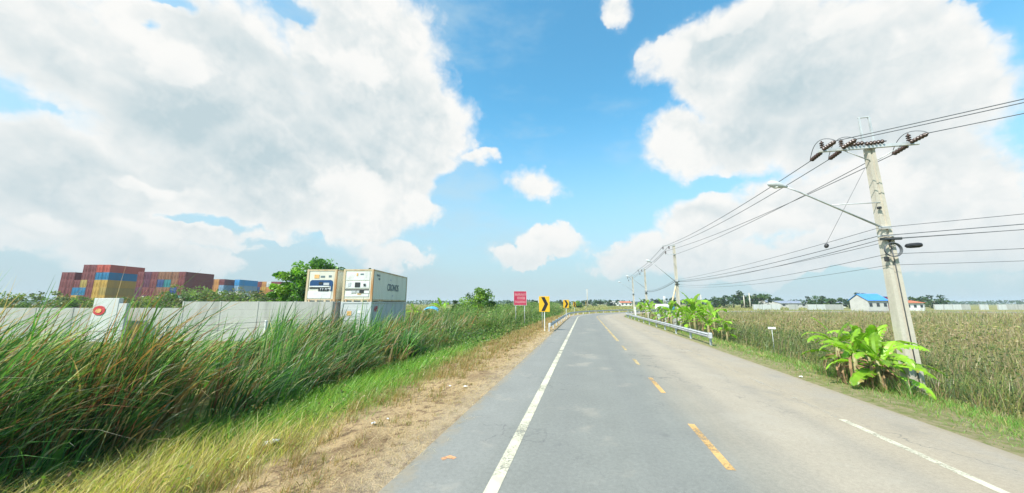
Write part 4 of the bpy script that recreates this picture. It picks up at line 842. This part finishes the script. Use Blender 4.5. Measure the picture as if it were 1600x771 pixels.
# ------------------------------------------------------------------ power poles and cables
def insulator(mb, p, d, n=4, r=.075, gap=.11):
    d = Vector(d).normalized(); prof = [(.02, 0)]
    for k in range(n): z = .05+k*gap; prof += [(.022, z), (r, z+.02), (r*.8, z+.055), (.03, z+.06)]
    prof.append((.02, .05+n*gap+.04)); mb.lathe(prof, p, d, 12); return Vector(p)+d*(.05+n*gap+.04)
ANCH = {}
def pole_base(name, X, Y, zt, label, w0=.30, w1=.19):
    z0 = gz(X, Y); root = empty(name, (X, Y, z0), -HEAD, label=label, cat='power pole', group='concrete power poles along the right side'); H_ = zt-z0
    mb = MB(); bm = mb.bm; rings = []
    prof = [(-.5, -.5), (.5, -.5), (.5, .5), (-.5, .5)]
    pf_ = [(-.5, -.5), (-.16, -.5), (-.12, -.32), (.12, -.32), (.16, -.5), (.5, -.5), (.5, .5), (.16, .5), (.12, .32), (-.12, .32), (-.16, .5), (-.5, .5)]
    for i in range(13):
        tt = i/12; w_ = w0+(w1-w0)*tt; rings.append([bm.verts.new((x*w_, y*w_*.85, -.3+tt*(H_+.3))) for x, y in pf_])
    for A, B in zip(rings, rings[1:]):
        for k in range(12): bm.faces.new((A[k], A[(k+1) % 12], B[(k+1) % 12], B[k]))
    bm.faces.new(rings[-1]); bm.faces.new(rings[0][::-1]); mb.build('shaft', M['concrete'], root)
    return root, z0, H_
def lpt(root, p): return Matrix.Translation(root.location) @ Matrix.Rotation(root.rotation_euler.z, 4, 'Z') @ Vector(p)
def lamp_arm(root, za, zl, reach, brace_z=None, tilt=0):
    arm = MB(); arm.tube([(-.10, -.1, za), (-reach*.85, -.12, za+(zl-za)*.86), (-reach, -.12, zl)], [.035, .03, .028], 8); a = arm.build('lamp_arm', M['steel'], root)
    MB().box((-.02, -.1, za), (.34, .06, .10)).build('lamp_bracket', M['steel'], root)
    hd = MB(); d = Vector((-1, 0, (zl-za)/reach*.55)).normalized(); hd.lathe([(.04, -.1), (.06, 0), (.115, .16), (.14, .36), (.12, .50), (.05, .58)], (-reach, -.12, zl), d, 14)
    h_ = hd.build('lamp_head', M['ltgrey'], root); l_ = MB(); l_.lathe([(.09, 0), (.08, .03), (.03, .05)], Vector((-reach, -.12, zl))+d*.30+Vector((0, 0, -.11)), (0, 0, -1), 12); l_.build('lens', M['white'], h_)
    if brace_z: MB().tube([(-.05, -.12, brace_z), (-reach*(brace_z-za)/(zl-za)*.98, -.12, brace_z)], .018, 6).build('brace', M['steel'], root)
def cable(name, a, b, sag, r, label, group, cat='cable', n=24):
    a, b = Vector(a), Vector(b); mb = MB(); mb.tube([a.lerp(b, k/n)-Vector((0, 0, 4*sag*(k/n)*(1-k/n))) for k in range(n+1)], r, 5)
    return tag(mb.build(name, M['wire'], None), label, cat, group)
Y1 = 12.; tp = at(1362, 226, Y1); bt = at(1425, 622, Y1); X1 = (tp.x+bt.x)/2
root, z0, H1 = pole_base('power_pole', X1, Y1, tp.z+.05, 'nearest tall concrete pole with crossarm and street lamp beside banana clump', .42, .23)
h = H1
MB().box((-.15, -.16, h-.22), (3.2, .09, .12)).build('crossarm', M['steel'], root)
for x in (-.15, .18): MB().box((x, -.02, h+.42), (.06, .06, 1.35)).build('lightning_post', M['steel'], root)
MB().box((.015, -.02, h+1.07), (.40, .05, .04)).build('lightning_bar', M['steel'], root)
mb = MB(); mb.tube([(-.95, -.16, h-.26), (-.12, -.12, h-.75)], .02, 6); mb.tube([(.95, -.16, h-.26), (.12, -.12, h-.75)], .02, 6); mb.build('arm_brace', M['steel'], root)
E1f, E1b = [], []
for k, x in enumerate((-1.62, -.98, 1.15)):
    mb = MB(); pf1 = insulator(mb, (x, -.10, h-.26), (.0, 1, -.10), 5, .086, .12); mb.build('strain_insulator', M['insul'], root)
    mb = MB(); pb1 = insulator(mb, (x, -.22, h-.20), (.0, -1, .02), 5, .086, .12); mb.build('strain_insulator', M['insul'], root)
    mb = MB(); insulator(mb, (x+.02, -.16, h-.16), (0, 0, 1), 3, .075, .085); mb.build('pin_insulator', M['insul'], root)
    mb = MB(); cp = []
    for i in range(15):
        u = i/14; q = pf1.lerp(pb1, u); cp.append(q+Vector((-.10*math.sin(u*math.pi), 0, .42*math.sin(u*math.pi)**.8)))
    mb.tube(cp, .012, 5); mb.build('jumper_cable', M['wire'], root); E1f.append(lpt(root, pf1)); E1b.append(lpt(root, pb1))
for k, x in enumerate((-.62, .02)):
    mb = MB(); insulator(mb, (x-.28, -.22, h-.12), (1, 0, .08), 5, .086, .12); mb.build('strain_insulator', M['insul'], root)
za = at(1368, 357, Y1).z-z0; zl = at(1243, 284, Y1).z-z0; zb_ = at(1370, 318, Y1).z-z0
lamp_arm(root, za, zl, 3.05, zb_)
zr = at(1381, 375, Y1).z-z0; MB().box((0, -.2, zr), (.62, .07, .09)).build('cable_bracket', M['grille'], root)
for dz, wd in ((.12, .5), (.42, .36)): MB().box((-.12, -.2, zr+dz), (wd, .05, .05)).build('cable_bracket', M['steel'], root)
zc_ = at(1381, 392, Y1).z-z0; mb = MB()
for q in range(4): mb.tube([(-.04+(.235+q*.006)*math.cos(a*math.tau/28), -.22-q*.022, zc_+(.235+q*.006)*math.sin(a*math.tau/28)) for a in range(29)], .014, 6, cap=False)
mb.build('cable_coil', M['wire'], root)
mb = MB(); mb.lathe([(.03, 0), (.075, .05), (.09, .15), (.09, .38), (.07, .45), (.03, .48)], (.36, -.22, at(1395, 387, Y1).z-z0), (1, -.05, .06), 12); mb.build('splice_closure', M['dark'], root)
MB().box((-.24, -.2, at(1372, 406, Y1).z-z0), (.12, .08, .17), bev=.015).build('junction_box', M['dark'], root)
MB().box((-.17, -.2, zb_-.22), (.12, .08, .09), bev=.015).build('junction_box', M['dark'], root)
MB().tube([(.02, -.20, 0), (.02, -.15, h*.5), (.0, -.13, zr)], .016, 6).build('ground_wire', M['wire'], root)
P1 = root; P1a = zr
# second, third, fourth poles
info = [(1058, 38., 384, 'second concrete pole with street lamp rising from the banana plants'), (1009, 58.5, 421, 'third concrete pole seen left of the second'), (989, 76., 433, 'fourth small pole far along the road')]
poles = []
for k, (px, Yp, ty, lb) in enumerate(info):
    q = at(px, 450, Yp); zt = at(px-4, ty, Yp).z; r_, z_, H_ = pole_base('power_pole', q.x, Yp, zt+.1, lb, .36, .24)
    s_ = 1 if k == 0 else .9
    MB().box((-.55*s_, -.12, H_-.1), (1.5*s_, .08, .08)).build('crossarm', M['steel'], r_); MB().box((-.5*s_, -.12, H_-1.15), (1.2*s_, .08, .08)).build('crossarm', M['steel'], r_)
    for i_, (x, z) in enumerate(((-1.2*s_, H_-.55), (-.55*s_, H_-.52), (-.95*s_, H_-1.1))):
        mb = MB(); insulator(mb, (x, -.12, z), (0, 0, 1), 3, .10, .10); mb.build('insulator', M['insul'], r_)
    MB().box((-1.2*s_, -.12, H_-.35), (.05, .06, .5)).build('hanger', M['steel'], r_)
    lamp_arm(r_, at(px, 441, Yp).z-z_ if k == 0 else H_*.62, at(px, 409, Yp).z-z_ if k == 0 else H_*.84, 2.6)
    for dz in (.0, .35): MB().box((0, -.18, H_*.52+dz), (.5, .07, .08)).build('cable_bracket', M['grille'], r_)
    MB().box((-.05, -.22, H_*.56), (.30, .14, .26), bev=.02).build('junction_box', M['ltgrey'], r_)
    poles.append((r_, H_))
br = MB(); r_, H_ = poles[0]; br.tube([(-1.5, -.3, .2), (-.15, -.1, H_*.50)], [.10, .08], 8); br.build('leaning_strut', M['rust'], r_)
pb = lpt(poles[0][0], (0, 0, 0)); H2 = poles[0][1]
t2 = [lpt(poles[0][0], (x, -.12, z)) for x, z in ((-1.2, H2-.2), (-.55, H2-.18), (-.95, H2-.75))]
bk = [p+Vector((22, -20, .6)) for p in E1b]
lb3 = ['outer', 'middle', 'field side']
for k in range(3):
    cable('power_line', E1f[k], t2[k], .35, .016, lb3[k]+' high voltage line from the nearest pole to the second pole', 'high voltage lines')
    cable('power_line', E1b[k], bk[k], .3, .016, lb3[k]+' high voltage line leaving the nearest pole crossarm past the camera', 'high voltage lines')
cable('power_line', lpt(P1, (-.1, -.1, h-.75)), lpt(poles[0][0], (-.1, -.1, H2-1.2)), .3, .014, 'neutral line below the crossarm from the nearest pole to the second', 'high voltage lines')
for i in range(2):
    A_, Ha = poles[i]; B_, Hb = poles[i+1]
    for k, (x, z) in enumerate(((-1.2, -.2), (-.55, -.18), (-.95, -.75))):
        cable('power_line', lpt(A_, (x*(1 if i == 0 else .9), -.12, Ha+z)), lpt(B_, (x*.9, -.12, Hb+z)), .25, .022, lb3[k]+' line between the '+['second and third poles', 'third and fourth poles'][i], 'high voltage lines', n=12)
for k, (zo, sg, xo, rr) in enumerate([(.42, .2, -.3, .010), (.12, .25, -.35, .014), (.0, .4, -.25, .012), (-.55, .5, -.2, .010), (.0, .3, .3, .010), (-.95, .4, -.2, .008)]):
    cable('telephone_cable', lpt(P1, (xo, -.2, P1a+zo)), lpt(poles[0][0], (-.2, -.2, H2*.55+zo*.5)), sg, rr, ['topmost', 'second', 'third', 'fourth', 'field side', 'lowest'][k]+' telephone cable between the nearest and second poles', 'telephone cables')
    e_ = lpt(P1, (xo, -.2, P1a+zo)); cable('telephone_cable', e_, e_+Vector((22, -20, .3)), sg*.8, rr, ['topmost', 'second', 'third', 'fourth', 'field side', 'lowest'][k]+' telephone cable from the nearest pole past the camera', 'telephone cables')
    if k < 3: cable('telephone_cable', lpt(poles[0][0], (-.2, -.2, H2*.55+zo*.5)), lpt(poles[1][0], (-.2, -.2, poles[1][1]*.55+zo*.5)), .4, .016, ['topmost', 'second', 'third'][k]+' telephone cable between the second and third poles', 'telephone cables', n=12)
p_ = at(1290, 384, 14.); mb = MB(); mb.lathe([(.03, 0), (.07, .04), (.08, .12), (.05, .18), (.02, .2)], p_-Vector((0, 0, .1)), (.4, 0, 1), 12); o = mb.build('cable_weight', M['dark'])
mbt = MB(); e0 = at(1352, 262, Y1); mbt.tube([p_+Vector((.05, 0, .1)), e0], .006, 5); w2 = mbt.build('hanging_wire', M['wire'], o); tag(o, 'small black weight hanging on a thin wire left of the nearest pole', 'cable')
# small far poles
for k, (px, Y, ty, lb) in enumerate([(1172, 170, 458, 'small pale pole in front of the right tree row'), (1163, 175, 462, 'smaller pole just left of the pale pole'), (918, 200, 452, 'lattice like pole far beyond the bend'), (1096, 180, 461, 'thin pole far behind the banana row')]):
    g_ = gat(px, Y); H_ = hat(ty, Y)-g_.z; root = empty('utility_pole', g_, 0, label=lb, cat='pole'); MB().tube([(0, 0, 0), (0, 0, H_)], [.30, .2], 8).build('shaft', M['concrete'], root)
    MB().box((0, 0, H_-.4), (2.4, .15, .15)).build('crossarm', M['steel'], root)

# ------------------------------------------------------------------ far buildings
def shed(name, px0, px1, Y, ybase, yeave, yridge, roofm, wallm, label, depth=9., gable='x', wins=0):
    a = at(px0, ybase, Y); b = at(px1, ybase, Y); x0, x1 = a.x, b.x; g_ = gz((x0+x1)/2, Y); ze = hat(yeave, Y)-g_; zr_ = hat(yridge, Y)-g_
    root = empty(name, ((x0+x1)/2, Y, g_), 0, label=label, cat='building'); W_ = x1-x0
    mb = MB(); mb.box((0, depth/2, ze/2), (W_-.6, depth-.6, ze)); mb.poly([(-W_/2+.3, .3, ze), (-W_/2+.3, depth-.3, ze), (-W_/2+.3, depth/2, zr_-.15)], (.12, 0, 0)); mb.poly([(W_/2-.3, .3, ze), (W_/2-.3, depth-.3, ze), (W_/2-.3, depth/2, zr_-.15)], (-.12, 0, 0)); mb.build('wall', M[wallm], root)
    mb = MB()
    for s in (0, 1):
        y0_, y1_ = (-.2, depth/2) if s == 0 else (depth+.2, depth/2); V = [(-W_/2, y0_, ze-.05), (W_/2, y0_, ze-.05), (W_/2, y1_, zr_), (-W_/2, y1_, zr_)]; mb.poly(V, (0, 0, .12))
        for k in range(int(W_/.9)): xx = -W_/2+.3+k*.9; mb.tube([(xx, y0_, ze+.08), (xx, y1_, zr_+.13)], .05, 4)
    mb.build('roof', M[roofm], root)
    for k in range(wins): MB().box((-W_/2+(k+.5)*W_/wins, .28, ze*.6), (W_/wins*.4, .1, ze*.35)).build('window', M['glass'], root)
    return root
# blue roofed building: slope to the viewer, maroon gable end
r_ = shed('blue_roof_building', 1356, 1390, 120, 474, 470, 459.5, 'blue_roof', 'bwall', 'building with a bright blue roof and dark red gable board', 7, wins=3)
W_ = at(1390, 474, 120).x-at(1356, 474, 120).x
MB().box((W_/2+1.0, 3.4, 2.6), (1.6, 6, 4.8)).build('annex', M['maroon'], r_); MB().box((W_/2+1.0, 3.4, 5.08), (1.9, 6.4, .14)).build('annex_roof', M['grey_roof'], r_)
shed('red_roof_building', 1416, 1446, 125, 476, 473.5, 470, 'red_roof', 'white', 'low house with a red roof right of the nearest pole', 9, wins=3)
shed('grey_roof_building', 1220, 1282, 210, 475, 474.2, 470.5, 'grey_roof', 'bwall', 'long low shed with grey roof beyond the brown field', 14, wins=6)
shed('grey_roof_building', 1197, 1219, 230, 475, 472, 466.5, 'grey_roof', 'bwall', 'small grey house left of the long grey shed', 12, wins=2)
shed('grey_roof_building', 1286, 1322, 215, 475, 473.8, 471.5, 'grey_roof', 'white', 'pale low shed between the grey shed and the blue roof', 12, wins=3)
shed('red_roof_building', 970, 988, 300, 475, 473.4, 471.2, 'red_roof', 'white', 'red roofed house in the distance beyond the road bend', 12, wins=3)
shed('white_building', 958, 968, 300, 475, 472.5, 471.3, 'bwall', 'white', 'small white house left of the distant red roof', 10, wins=2)
0 and shed('white_building', 1100, 1118, 240, 475, 473, 470.5, 'grey_roof', 'white', 'pale distant house behind the banana row', 12, wins=2)
0 and shed('blue_roof_building', 1470, 1540, 150, 475, 471, 465, 'blue_roof', 'bwall', 'far blue roofed shed at the right side', 12, wins=5)
Yq = 140; xa = at(1176, 474, Yq).x; xb = at(1600, 474, Yq).x; root = empty('boundary_wall', (xa, Yq, gz(xa, Yq)), 0, label='long low white wall along the far side of the right field', cat='wall'); zt = hat(476, Yq)-gz(xa, Yq)
n = 30; st_ = (xb-xa)/n
for k in range(n):
    if k % 7 in (3, 5): continue
    MB().box((k*st_+st_/2, 0, zt/2), (st_-.3, .15, zt), bev=.01).build('panel', M['pale'] if k % 5 < 3 else M['wallc'], root); MB().box((k*st_, 0, zt/2+.05), (.28, .22, zt+.1)).build('post', M['wallc'], root)

# ------------------------------------------------------------------ litter
def scrap(x, y, r_, m, label):
    g_ = Vector(at(x, y, 5)); ry = pix_ray(x, y); t_ = (-.1-CAMH)/ry.z; X, Y = ry.x*t_, ry.y*t_; rs = np.random.default_rng(int(x)); mb = MB(); n_ = 7; vs = {}
    for i in range(n_):
        for j in range(n_): vs[i, j] = mb.bm.verts.new(((i/(n_-1)-.5)*r_*2*rs.uniform(.8, 1.2), (j/(n_-1)-.5)*r_*1.4*rs.uniform(.8, 1.2), rs.uniform(0, r_*.7)+.01))
    for i in range(n_-1):
        for j in range(n_-1):
            if (i, j) in ((0, 0), (n_-2, 0), (n_-2, n_-2)): continue
            mb.bm.faces.new((vs[i, j], vs[i+1, j], vs[i+1, j+1], vs[i, j+1]))
    o = mb.build('litter', M[m]); o.location = (X, Y, gz(X, Y)+.02); o.rotation_euler = (0, 0, rs.uniform(0, 6)); tag(o, label, 'litter', 'litter on the verges')
scrap(583, 665, .055, 'litter', 'white paper scrap nearest the camera on the straw verge')
scrap(727, 608, .06, 'litter', 'larger pale scrap farther along the straw verge')
scrap(703, 604, .04, 'litter', 'tiny pale scrap left of the larger one')
scrap(606, 657, .03, 'litter', 'tiny pale chip right of the nearest scrap')
scrap(1290, 632, .14, 'glitter', 'green plastic litter in the grass at the right road edge')
scrap(1252, 594, .07, 'litter', 'white scrap at the right road edge before the bananas')
scrap(425, 676, .12, 'litter', 'pale plastic bag half hidden in the left grass')
